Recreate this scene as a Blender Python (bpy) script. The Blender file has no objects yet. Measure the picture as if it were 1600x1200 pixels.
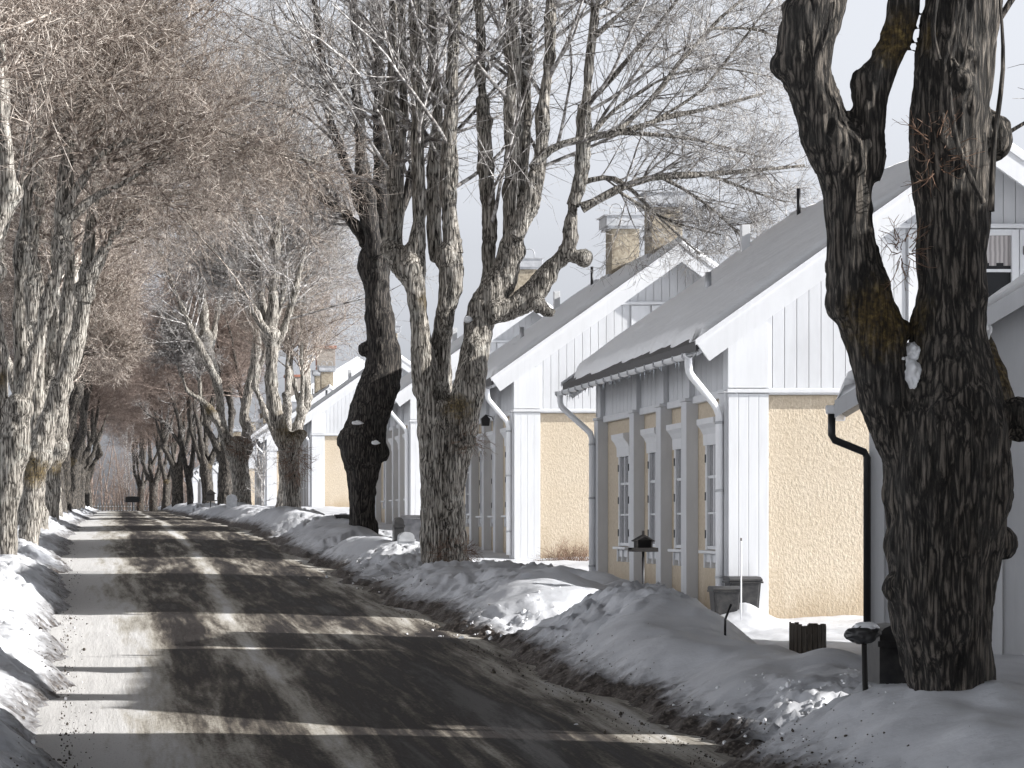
import bpy, bmesh, math, random
import numpy as np
from mathutils import Vector, Matrix
C = bpy.context.scene.collection
SC = bpy.context.scene
R = math.radians

# ------------------------------------------------------------------ camera
F = 4250.0; VX = 180.0; VY = 820.0; ZC = 2.0        # focal length and vanishing point in photo pixels, eye height
cam = bpy.data.cameras.new('camera'); camo = bpy.data.objects.new('camera', cam); C.objects.link(camo)
cam.sensor_width = 36; cam.lens = 36*F/1600
cam.shift_x = (800-VX)/1600; cam.shift_y = (VY-600)/1600
cam.clip_start = 0.5; cam.clip_end = 4000
camo.location = (0, 0, ZC); camo.rotation_euler = (R(90), 0, 0)
SC.camera = camo

# ------------------------------------------------------------------ light
AZ, EL = 74.0, 24.0      # sun: degrees from -Y towards +X, elevation
sd = Vector((math.sin(R(AZ))*math.cos(R(EL)), -math.cos(R(AZ))*math.cos(R(EL)), math.sin(R(EL))))
sun = bpy.data.lights.new('sun', 'SUN'); sun.energy = 5.0; sun.angle = R(0.5); sun.color = (1.0, 0.975, 0.94)
suno = bpy.data.objects.new('sun', sun); C.objects.link(suno)
suno.rotation_euler = sd.to_track_quat('Z', 'Y').to_euler(); suno.location = (40, -20, 40)
w = bpy.data.worlds.new('World'); SC.world = w; w.use_nodes = True
nt = w.node_tree; nt.nodes.clear()
sky = nt.nodes.new('ShaderNodeTexSky'); sky.sky_type = 'NISHITA'; sky.sun_disc = False
sky.sun_elevation = R(EL); sky.sun_rotation = R(180-AZ); sky.air_density = 1.0; sky.dust_density = 3.0
hs = nt.nodes.new('ShaderNodeHueSaturation'); hs.inputs['Saturation'].default_value = 0.0
tc = nt.nodes.new('ShaderNodeTexCoord'); sp = nt.nodes.new('ShaderNodeSeparateXYZ')
mr = nt.nodes.new('ShaderNodeMapRange'); mr.interpolation_type = 'SMOOTHSTEP'
mr.inputs['From Min'].default_value = 0.20; mr.inputs['From Max'].default_value = 0.52
mr.inputs['To Min'].default_value = 1.0; mr.inputs['To Max'].default_value = 0.05
tint = nt.nodes.new('ShaderNodeVectorMath'); tint.operation = 'MULTIPLY'; tint.inputs[1].default_value = (.93, .965, 1.04)
mul = nt.nodes.new('ShaderNodeVectorMath'); mul.operation = 'SCALE'
bg = nt.nodes.new('ShaderNodeBackground'); bg.inputs['Strength'].default_value = 0.165
wo = nt.nodes.new('ShaderNodeOutputWorld')
L = nt.links.new
L(sky.outputs[0], hs.inputs['Color']); L(tc.outputs['Generated'], sp.inputs[0]); L(sp.outputs['Z'], mr.inputs['Value'])
# unseen low sky opposite the sun, brightened as added fill for roofs and facades
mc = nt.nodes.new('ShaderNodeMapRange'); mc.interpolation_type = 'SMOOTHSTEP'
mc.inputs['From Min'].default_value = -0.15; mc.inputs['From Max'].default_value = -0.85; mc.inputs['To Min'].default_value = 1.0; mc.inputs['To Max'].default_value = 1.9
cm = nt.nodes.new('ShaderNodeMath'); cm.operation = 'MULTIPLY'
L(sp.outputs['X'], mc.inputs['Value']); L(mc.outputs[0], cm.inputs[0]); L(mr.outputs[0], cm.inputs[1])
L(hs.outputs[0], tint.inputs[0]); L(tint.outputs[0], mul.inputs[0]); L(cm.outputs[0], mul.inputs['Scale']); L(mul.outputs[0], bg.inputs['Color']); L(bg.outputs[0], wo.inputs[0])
SC.view_settings.view_transform = 'Standard'; SC.view_settings.look = 'None'
SC.view_settings.exposure = 0.64; SC.view_settings.gamma = 1
SC.cycles.max_bounces = 5; SC.cycles.diffuse_bounces = 3

# ------------------------------------------------------------------ helpers
def hash3(ix, iy, iz, seed=0):
    h = (ix.astype(np.int64)*73856093) ^ (iy.astype(np.int64)*19349663) ^ (iz.astype(np.int64)*83492791) ^ (seed*2654435761 & 0x7fffffff)
    h = (h ^ (h >> 13))*1274126177 & 0x7fffffff
    h = (h ^ (h >> 16))*668265263 & 0x7fffffff
    return ((h >> 5) & 0xffff)/65535.0*2-1
def noise(p, seed=0):                       # value noise, p (...,3)
    f = np.floor(p); i = f.astype(np.int64); t = p-f; t = t*t*t*(t*(t*6-15)+10)
    x, y, z = i[..., 0], i[..., 1], i[..., 2]; u, v, s = t[..., 0], t[..., 1], t[..., 2]
    r = 0
    for dx in (0, 1):
        for dy in (0, 1):
            for dz in (0, 1):
                wgt = (u if dx else 1-u)*(v if dy else 1-v)*(s if dz else 1-s)
                r = r+wgt*hash3(x+dx, y+dy, z+dz, seed)
    return r
def fbm(p, o=4, seed=0, g=0.5):
    r = 0; a = 1.0; q = p
    for k in range(o):
        r = r+a*noise(q, seed+k*7); a *= g; q = q*2.03+17.1
    return r
def n2(x, y, o=4, seed=0, g=0.5):
    return fbm(np.stack([x, y, np.zeros_like(x)+seed*3.7], -1), o, seed, g)

def quadmesh(name, V, Q, smooth=True):
    me = bpy.data.meshes.new(name); V = np.asarray(V, np.float32); Q = np.asarray(Q, np.int32)
    me.vertices.add(len(V)); me.vertices.foreach_set('co', V.ravel())
    me.loops.add(Q.size); me.loops.foreach_set('vertex_index', Q.ravel())
    me.polygons.add(len(Q)); me.polygons.foreach_set('loop_start', np.arange(len(Q), dtype=np.int32)*4)
    me.update(calc_edges=True)
    if smooth: me.polygons.foreach_set('use_smooth', np.ones(len(Q), bool))
    return me
def tubes(P, Rr, sides):
    """P (n,k,3) polylines, Rr (n,k) radii -> verts, quads"""
    n, k, _ = P.shape
    T = np.gradient(P, axis=1); T /= np.linalg.norm(T, axis=2, keepdims=True)+1e-9
    ref = np.where(np.abs(T[:, :, 2:3]) > 0.9, np.array([1., 0, 0]), np.array([0, 0, 1.]))
    ref = np.broadcast_to(ref[:, :1], T.shape) * 1.0
    A = np.cross(T, ref); A /= np.linalg.norm(A, axis=2, keepdims=True)+1e-9
    B = np.cross(T, A)
    a = np.arange(sides)*2*np.pi/sides
    V = P[:, :, None, :]+Rr[:, :, None, None]*(np.cos(a)[None, None, :, None]*A[:, :, None, :]+np.sin(a)[None, None, :, None]*B[:, :, None, :])
    base = (np.arange(n)[:, None, None]*k+np.arange(k-1)[None, :, None])*sides
    s = np.arange(sides)[None, None, :]; s2 = (s+1) % sides
    Q = np.stack([base+s, base+s2, base+sides+s2, base+sides+s], -1).reshape(-1, 4)
    return V.reshape(-1, 3), Q
class Buf:
    def __init__(s): s.V = []; s.Q = []; s.n = 0
    def add(s, V, Q):
        s.V.append(V); s.Q.append(Q+s.n); s.n += len(V)
    def mesh(s, name): return quadmesh(name, np.concatenate(s.V), np.concatenate(s.Q))

def link(name, me, mat=None, parent=None, loc=None):
    o = bpy.data.objects.new(name, me); C.objects.link(o)
    if mat is not None and me is not None:
        if not me.materials: me.materials.append(mat)
    if parent is not None: o.parent = parent
    if loc is not None: o.location = loc
    return o
def tag(o, label=None, cat=None, group=None, kind=None):
    if label: o['label'] = label
    if cat: o['category'] = cat
    if group: o['group'] = group
    if kind: o['kind'] = kind
    return o
def empty(name, loc, rz=0):
    o = bpy.data.objects.new(name, None); C.objects.link(o); o.location = loc; o.rotation_euler = (0, 0, rz)
    o.empty_display_size = 0.2
    return o
def copy_tree(o, parent=None, skip=()):
    c = o.copy(); C.objects.link(c); c.parent = parent
    for ch in list(o.children):
        if ch.name.split('.')[0] not in skip: copy_tree(ch, c, skip)
    return c
class MB:
    """collects boxes, prisms and tubes into one mesh"""
    def __init__(s): s.bm = bmesh.new()
    def box(s, x0, x1, y0, y1, z0, z1, bev=0):
        r = bmesh.ops.create_cube(s.bm, size=1)
        vs = r['verts']
        for v in vs: v.co = Vector(((x0+x1)/2+v.co.x*(x1-x0), (y0+y1)/2+v.co.y*(y1-y0), (z0+z1)/2+v.co.z*(z1-z0)))
        if bev:
            es = set(e for v in vs for e in v.link_edges)
            bmesh.ops.bevel(s.bm, geom=list(es), offset=bev, segments=2, affect='EDGES', profile=.6)
        return s
    def prism(s, pts, axis, a0, a1):
        """pts: 2D outline in the plane across axis; 'y' -> (x,z), 'x' -> (y,z), 'z' -> (x,y)"""
        def P(p, a):
            return {'y': (p[0], a, p[1]), 'x': (a, p[0], p[1]), 'z': (p[0], p[1], a)}[axis]
        A = [s.bm.verts.new(P(p, a0)) for p in pts]; B = [s.bm.verts.new(P(p, a1)) for p in pts]
        n = len(pts); fs = [s.bm.faces.new(A), s.bm.faces.new(list(reversed(B)))]
        for i in range(n): fs.append(s.bm.faces.new((A[i], B[i], B[(i+1) % n], A[(i+1) % n])))
        bmesh.ops.recalc_face_normals(s.bm, faces=fs)
        return s
    def tube(s, pts, r, sides=10, cap=True):
        pts = [Vector(p) for p in pts]; rs = r if isinstance(r, (list, tuple)) else [r]*len(pts); rings = []
        t0 = (pts[1]-pts[0]).normalized()
        ref = Vector((0, 0, 1)) if abs(t0.z) < .9 else Vector((1, 0, 0)); A = t0.cross(ref).normalized()
        for i, p in enumerate(pts):
            t = (pts[min(i+1, len(pts)-1)]-pts[max(i-1, 0)]).normalized()
            A = (A-t*A.dot(t)).normalized(); B = t.cross(A)
            rings.append([s.bm.verts.new(p+rs[i]*(math.cos(k*2*math.pi/sides)*A+math.sin(k*2*math.pi/sides)*B)) for k in range(sides)])
        for a, b in zip(rings, rings[1:]):
            for k in range(sides):
                f = s.bm.faces.new((a[k], a[(k+1) % sides], b[(k+1) % sides], b[k])); f.smooth = True
        if cap:
            s.bm.faces.new(list(reversed(rings[0]))); s.bm.faces.new(rings[-1])
        return s
    def blob(s, c, r, seed=0, amp=.25, sub=4):
        q = bmesh.ops.create_icosphere(s.bm, subdivisions=sub, radius=1)
        P = np.array([v.co[:] for v in q['verts']]); d = 1+amp*fbm(P*1.6+seed*3.1, 3, seed)
        for v, k, p in zip(q['verts'], d, P): v.co = Vector((c[0]+p[0]*r[0]*k, c[1]+p[1]*r[1]*k, c[2]+p[2]*r[2]*k))
        for v in q['verts']:
            for f in v.link_faces: f.smooth = True
        return s
    def build(s, name, mat=None, parent=None, loc=None):
        me = bpy.data.meshes.new(name); s.bm.to_mesh(me); s.bm.free()
        return link(name, me, mat, parent, loc)

# ------------------------------------------------------------------ materials
def mat(name, col=(.5, .5, .5), rough=.6, metal=0):
    m = bpy.data.materials.new(name); m.use_nodes = True
    b = m.node_tree.nodes['Principled BSDF']
    b.inputs['Base Color'].default_value = (*col, 1); b.inputs['Roughness'].default_value = rough; b.inputs['Metallic'].default_value = metal
    return m, m.node_tree, b
def N(nt, t, **kw):
    n = nt.nodes.new(t)
    for k, v in kw.items():
        if k in n.inputs: n.inputs[k].default_value = v
        else: setattr(n, k, v)
    return n
def coords(nt, scale, kind='Object'):
    t = N(nt, 'ShaderNodeTexCoord'); m = N(nt, 'ShaderNodeMapping'); m.inputs['Scale'].default_value = scale
    nt.links.new(t.outputs[kind], m.inputs['Vector']); return m.outputs[0]
def ntex(nt, vec, scale, detail=4, rough=.55, dist=0):
    n = N(nt, 'ShaderNodeTexNoise'); n.inputs['Scale'].default_value = scale; n.inputs['Detail'].default_value = detail
    n.inputs['Roughness'].default_value = rough; n.inputs['Distortion'].default_value = dist
    nt.links.new(vec, n.inputs['Vector']); return n.outputs['Fac']
def ramp(nt, fac, stops):
    r = N(nt, 'ShaderNodeValToRGB'); e = r.color_ramp.elements
    while len(e) < len(stops): e.new(.5)
    for el, (p, c) in zip(e, stops):
        el.position = p; el.color = (*c, 1) if len(c) == 3 else c
    nt.links.new(fac, r.inputs['Fac']); return r.outputs['Color']
def mix(nt, fac, a, b, typ='MIX'):
    m = N(nt, 'ShaderNodeMix'); m.data_type = 'RGBA'; m.blend_type = typ
    for sock, v in ((m.inputs['Factor'], fac), (m.inputs[6], a), (m.inputs[7], b)):
        if isinstance(v, bpy.types.NodeSocket): nt.links.new(v, sock)
        else: sock.default_value = v if isinstance(v, (int, float)) else (*v, 1)
    return m.outputs[2]
def math_(nt, op, a, b=0.0, clamp=False):
    m = N(nt, 'ShaderNodeMath'); m.operation = op; m.use_clamp = clamp
    for s_, v in ((m.inputs[0], a), (m.inputs[1], b)):
        if isinstance(v, bpy.types.NodeSocket): nt.links.new(v, s_)
        else: s_.default_value = v
    return m.outputs[0]
def bump(nt, b, h, strength=.5, dist=.02, prev=None):
    n = N(nt, 'ShaderNodeBump'); n.inputs['Strength'].default_value = strength; n.inputs['Distance'].default_value = dist
    nt.links.new(h, n.inputs['Height'])
    if prev is not None: nt.links.new(prev, n.inputs['Normal'])
    nt.links.new(n.outputs[0], b.inputs['Normal']); return n.outputs[0]
def attr(nt, name):
    a = N(nt, 'ShaderNodeAttribute'); a.attribute_name = name; return a.outputs['Fac']

M = {}
# snow (ground): dirt follows the attribute written per vertex
m, t, b = mat('snow_ground', (.84, .86, .9), .55); v = coords(t, (1, 1, 1))
d = attr(t, 'dirt'); nz = ntex(t, v, 6, 6, .65); nf = ntex(t, v, 26, 5, .6)
k = math_(t, 'ADD', d, math_(t, 'MULTIPLY', math_(t, 'SUBTRACT', nz, .5), 1.1))
kc = ramp(t, k, [(0.28, (0, 0, 0)), (0.85, (1, 1, 1))])
dc = ramp(t, nf, [(.3, (.022, .017, .016)), (.52, (.06, .05, .045)), (.75, (.26, .23, .2))])
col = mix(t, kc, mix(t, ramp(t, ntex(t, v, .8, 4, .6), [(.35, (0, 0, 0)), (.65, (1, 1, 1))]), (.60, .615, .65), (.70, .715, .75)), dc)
spk = ramp(t, ntex(t, v, 9, 3, .7), [(.70, (0, 0, 0)), (.76, (1, 1, 1))])
col = mix(t, math_(t, 'MULTIPLY', spk, math_(t, 'ADD', math_(t, 'MULTIPLY', d, 1.2, True), .04)), col, (.1, .085, .075))
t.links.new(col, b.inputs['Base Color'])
n1 = bump(t, b, ntex(t, v, 5, 5, .5), .3, .06); bump(t, b, nf, .22, .02, n1)
M['ground'] = m
# clean snow on roofs and ledges
m, t, b = mat('snow_clean', (.93, .94, .96), .5); v = coords(t, (1, 1, 1))
n1 = bump(t, b, ntex(t, v, 1.6, 5, .55), .5, .12); bump(t, b, ntex(t, v, 22, 4, .6), .25, .015, n1); M['snow'] = m
# road
m, t, b = mat('wet_road', (.05, .05, .05), .5); v = coords(t, (1, 1, 1)); vs = coords(t, (1.6, .16, 1)); vt = coords(t, (7, .35, 1))
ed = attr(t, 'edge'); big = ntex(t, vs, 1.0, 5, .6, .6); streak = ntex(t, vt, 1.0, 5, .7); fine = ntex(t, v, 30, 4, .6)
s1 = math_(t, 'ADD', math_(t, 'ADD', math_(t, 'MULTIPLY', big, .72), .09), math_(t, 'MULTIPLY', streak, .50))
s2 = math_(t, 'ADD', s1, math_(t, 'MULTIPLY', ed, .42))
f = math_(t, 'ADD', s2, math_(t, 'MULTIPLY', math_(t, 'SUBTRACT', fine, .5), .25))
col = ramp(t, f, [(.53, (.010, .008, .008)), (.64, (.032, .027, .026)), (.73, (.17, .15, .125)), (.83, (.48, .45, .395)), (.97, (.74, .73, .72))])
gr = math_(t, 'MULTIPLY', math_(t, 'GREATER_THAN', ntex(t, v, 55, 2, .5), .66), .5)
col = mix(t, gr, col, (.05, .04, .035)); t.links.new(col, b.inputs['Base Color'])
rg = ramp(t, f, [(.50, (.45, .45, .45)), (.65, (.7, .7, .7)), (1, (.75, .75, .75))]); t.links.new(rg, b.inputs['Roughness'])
n1 = bump(t, b, fine, .3, .012); bump(t, b, math_(t, 'ADD', streak, big), .4, .03, n1); b.inputs['Specular IOR Level'].default_value = .3; M['road'] = m
# white painted boards; local x lines on gables, y lines on the facade are real geometry
def paint(name, col, rough=.5, wear=.12):
    m, t, b = mat(name, col, rough); v = coords(t, (1, 1, .35))
    nn = ntex(t, v, 3.5, 6, .6); fl = ntex(t, coords(t, (14, 14, 1.1)), 1, 4, .65)
    c1 = ramp(t, nn, [(.3, tuple(c*(1-wear) for c in col)), (.65, col)])
    c2 = mix(t, ramp(t, fl, [(.35, (.35, .35, .35)), (.5, (0, 0, 0))]), c1, tuple(c*.86 for c in col)); t.links.new(c2, b.inputs['Base Color'])
    bump(t, b, fl, .25, .004); return m
M['white'] = paint('white_paint', (.63, .64, .66)); M['white2'] = paint('white_trim', (.70, .71, .73), .4, .07)
m, t, b = mat('zinc', (.5, .51, .53), .45, .3); nn = ntex(t, coords(t, (1, 1, 1)), 5, 4)
t.links.new(ramp(t, nn, [(.3, (.36, .37, .39)), (.7, (.58, .59, .61))]), b.inputs['Base Color']); M['zinc'] = m
m, t, b = mat('white_metal', (.78, .79, .81), .35); bump(t, b, ntex(t, coords(t, (1, 1, 1)), 8, 3), .15, .004); M['pipe'] = m
# yellow roughcast stucco, strongly relieved
m, t, b = mat('yellow_roughcast', (.58, .40, .2), .85); v = coords(t, (1, 1, .7))
va = ntex(t, v, 24, 4, .6, .4); vb = ntex(t, v, 42, 4, .6); big = ntex(t, coords(t, (1, 1, 1)), .9, 4, .6)
c = ramp(t, va, [(.3, (.48, .40, .30)), (.5, (.58, .495, .385)), (.7, (.66, .58, .46))])
c = mix(t, ramp(t, big, [(.4, (.0, .0, .0)), (.7, (.35, .35, .35))]), c, (.52, .42, .29))
sz = N(t, 'ShaderNodeSeparateXYZ'); t.links.new(coords(t, (1, 1, 1)), sz.inputs[0])
spl = ramp(t, math_(t, 'ADD', math_(t, 'MULTIPLY', sz.outputs['Z'], .55), math_(t, 'MULTIPLY', ntex(t, coords(t, (1, 1, .5)), 2.2, 5, .65), .7)), [(.30, (.75, .75, .75)), (.72, (0, 0, 0))])   # splash dirt above the ground
c = mix(t, spl, c, (.36, .27, .17))
t.links.new(c, b.inputs['Base Color']); n1 = bump(t, b, va, .5, .025); bump(t, b, vb, .5, .015, n1); M['stucco'] = m
m, t, b = mat('chimney_plaster', (.42, .33, .21), .85); v = coords(t, (1, 1, 1)); q = ntex(t, v, 7, 5, .6, 1.5)
t.links.new(ramp(t, q, [(.35, (.20, .165, .125)), (.5, (.33, .285, .215)), (.7, (.46, .41, .33))]), b.inputs['Base Color']); bump(t, b, q, .5, .02); M['chim'] = m
m, t, b = mat('red_brick', (.4, .16, .1), .85); q = N(t, 'ShaderNodeTexBrick'); t.links.new(coords(t, (1, 1, 1)), q.inputs['Vector'])
q.inputs['Scale'].default_value = 4; q.inputs['Color1'].default_value = (.38, .15, .1, 1); q.inputs['Color2'].default_value = (.46, .2, .13, 1); q.inputs['Mortar'].default_value = (.4, .36, .32, 1)
t.links.new(q.outputs['Color'], b.inputs['Base Color']); M['brick'] = m
m, t, b = mat('roof_sheet', (.035, .033, .035), .5); bump(t, b, ntex(t, coords(t, (1, 1, 1)), 12, 3), .4, .01); M['roofdark'] = m
m, t, b = mat('window_glass', (.24, .24, .25), .15); M['glass'] = m
m, t, b = mat('dark_window_glass', (.015, .016, .018), .25); b.inputs['Specular IOR Level'].default_value = .25; M['glassdark'] = m
m, t, b = mat('curtain', (.42, .39, .38), .9); q = N(t, 'ShaderNodeTexWave'); q.inputs['Scale'].default_value = 5; q.inputs['Distortion'].default_value = 1.5
t.links.new(coords(t, (1, 1, 1)), q.inputs['Vector']); t.links.new(ramp(t, q.outputs['Fac'], [(.2, (.3, .28, .28)), (.7, (.5, .47, .46))]), b.inputs['Base Color']); M['curtain'] = m
m, t, b = mat('dark_plastic', (.028, .028, .03), .42); q = ntex(t, coords(t, (1, 1, 1)), 9, 5)
t.links.new(ramp(t, q, [(.35, (.018, .018, .02)), (.7, (.05, .048, .046))]), b.inputs['Base Color']); bump(t, b, q, .2, .005); M['plastic'] = m
m, t, b = mat('grey_plastic', (.12, .12, .13), .45); q = ntex(t, coords(t, (1, 1, 1)), 7, 5)
t.links.new(ramp(t, q, [(.35, (.085, .085, .09)), (.7, (.15, .15, .16))]), b.inputs['Base Color']); M['greyplastic'] = m
m, t, b = mat('black_metal', (.015, .015, .017), .4, .2); bump(t, b, ntex(t, coords(t, (1, 1, 1)), 20, 3), .2, .003); M['black'] = m
m, t, b = mat('old_wood', (.1, .08, .06), .8); q = ntex(t, coords(t, (22, 22, 2)), 1, 5, .6)
t.links.new(ramp(t, q, [(.3, (.025, .02, .016)), (.55, (.09, .075, .06)), (.75, (.17, .14, .11))]), b.inputs['Base Color']); bump(t, b, q, .6, .01); M['wood'] = m
m, t, b = mat('dark_wood', (.010, .008, .007), .8); bump(t, b, ntex(t, coords(t, (20, 20, 2)), 1, 4), .5, .006); M['darkwood'] = m
m, t, b = mat('ice', (.8, .85, .9), .12); b.inputs['Transmission Weight'].default_value = .6; b.inputs['IOR'].default_value = 1.31; M['ice'] = m
# bark
def bark(name, cols, moss=.5, sc=1.0, dark=1.0, st=(.38, .54, .78)):
    m, t, b = mat(name, cols[1], .9); v = coords(t, (10*sc, 10*sc, 1.0*sc)); v2 = coords(t, (1, 1, 1))
    a = ntex(t, v, 1.0, 8, .72, 2.2); vo = N(t, 'ShaderNodeTexVoronoi'); vo.feature = 'DISTANCE_TO_EDGE'; vo.inputs['Scale'].default_value = 1.25
    wv = N(t, 'ShaderNodeVectorMath'); wv.operation = 'ADD'; nn = N(t, 'ShaderNodeTexNoise'); nn.inputs['Scale'].default_value = 1.5; nn.inputs['Detail'].default_value = 3
    t.links.new(v, nn.inputs['Vector']); t.links.new(v, wv.inputs[0]); t.links.new(nn.outputs['Color'], wv.inputs[1]); t.links.new(wv.outputs[0], vo.inputs['Vector'])
    fis = ramp(t, vo.outputs['Distance'], [(0.0, (0, 0, 0)), (.30, (1, 1, 1))])
    h = math_(t, 'ADD', math_(t, 'MULTIPLY', fis, .26), math_(t, 'MULTIPLY', a, .90))
    c = ramp(t, h, [(st[0], tuple(x*dark for x in cols[0])), (st[1], cols[1]), (st[2], cols[2])])
    li = ntex(t, v2, 2.4, 5, .7, .8); c = mix(t, ramp(t, li, [(.52, (0, 0, 0)), (.68, (.7, .7, .7))]), c, cols[3])
    if moss:
        mo = ntex(t, v2, 3.1, 6, .7); ma = attr(t, 'moss')
        k = ramp(t, math_(t, 'ADD', math_(t, 'MULTIPLY', ma, .5), math_(t, 'MULTIPLY', mo, .5)), [(.54, (0, 0, 0)), (.72, (moss, moss, moss))])
        mc = ramp(t, ntex(t, v2, 25, 4, .6), [(.35, (.03, .02, .008)), (.55, (.13, .085, .022)), (.7, (.30, .22, .07))])
        c = mix(t, k, c, mc)
    c = mix(t, ramp(t, h, [(st[0]+.02, (1, 1, 1)), (st[1], (0, 0, 0))]), c, cols[0]) if moss else c
    t.links.new(c, b.inputs['Base Color']); n1 = bump(t, b, h, .9, .04); bump(t, b, ntex(t, v2, 40, 4, .7), .4, .01, n1)
    return m
M['bark'] = bark('linden_bark', [(.012, .010, .008), (.20, .18, .155), (.60, .56, .50), (.44, .43, .39)], .8, 1.6)
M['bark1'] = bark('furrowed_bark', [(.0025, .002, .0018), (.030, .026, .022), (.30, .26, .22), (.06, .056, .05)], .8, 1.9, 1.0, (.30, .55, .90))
M['barkdark'] = bark('dark_wet_bark', [(.003, .0025, .0025), (.022, .018, .016), (.13, .115, .10), (.06, .058, .052)], .6, 1.6)
def twigmat(name, stops):
    m, t, b = mat(name, (.3, .22, .18), .7); q = ntex(t, coords(t, (1, 1, 1)), 7, 3, .7)
    t.links.new(ramp(t, q, stops), b.inputs['Base Color']); return m
M['twig'] = twigmat('grey_twigs', [(.3, (.045, .036, .034)), (.46, (.18, .165, .155)), (.60, (.62, .60, .58))])
M['twigred'] = twigmat('reddish_twigs', [(.3, (.07, .055, .05)), (.48, (.20, .155, .125)), (.60, (.68, .61, .54))])
M['twigfar'] = twigmat('brown_pink_twigs', [(.3, (.07, .048, .038)), (.5, (.19, .14, .115)), (.66, (.38, .31, .265))])
M['tuft'] = twigmat('brown_shoots', [(.3, (.06, .03, .018)), (.5, (.18, .10, .06)), (.68, (.32, .22, .16))])

# ------------------------------------------------------------------ terrain
RY = np.array([-120, 0, 20, 38, 57, 79, 107, 158, 224, 320, 500, 1600.]); RZ = np.array([-3.2, -2.42, -1.86, -1.34, -.80, -.19, .13, .55, 1.16, 1.5, 1.6, 1.8])+ZC
HY = np.array([-120, 0, 20, 38, 58, 79, 118, 153, 213, 300, 500, 1600.]); HZ = np.array([-3.2, -2.42, -1.9, -1.34, -.77, -.19, .72, .98, 1.25, 1.6, 1.7, 1.9])+ZC
def road_z(y): return (np.interp(y-3, RY, RZ)+np.interp(y+3, RY, RZ)+np.interp(y, RY, RZ))/3
def yard_z(y): return (np.interp(y-3, HY, HZ)+np.interp(y+3, HY, HZ)+np.interp(y, HY, HZ))/3
def sst(a, b, x): t = np.clip((x-a)/(b-a), 0, 1); return t*t*(3-2*t)
REX = lambda y: 4.75-0.010*(y-22)*(y < 80)-.58*(y >= 80)-.0  # right road edge
def redge(y): return np.interp(y, [0, 22, 35, 57, 80, 110, 400], [4.9, 4.75, 4.5, 4.15, 4.05, 3.9, 3.8])
def ledge(y): return np.interp(y, [0, 22, 35, 57, 80, 110, 400], [-.35, -.45, -.7, -1.0, -1.25, -1.35, -1.5])
GAPS = [(35.3, 1.0, .93), (49.2, 1.3, .8), (60.8, 1.1, .6), (73, 1.6, .8), (96, 2, .6), (21.9, .6, .45), (120, 3, .7), (150, 3, .7)]
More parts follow.
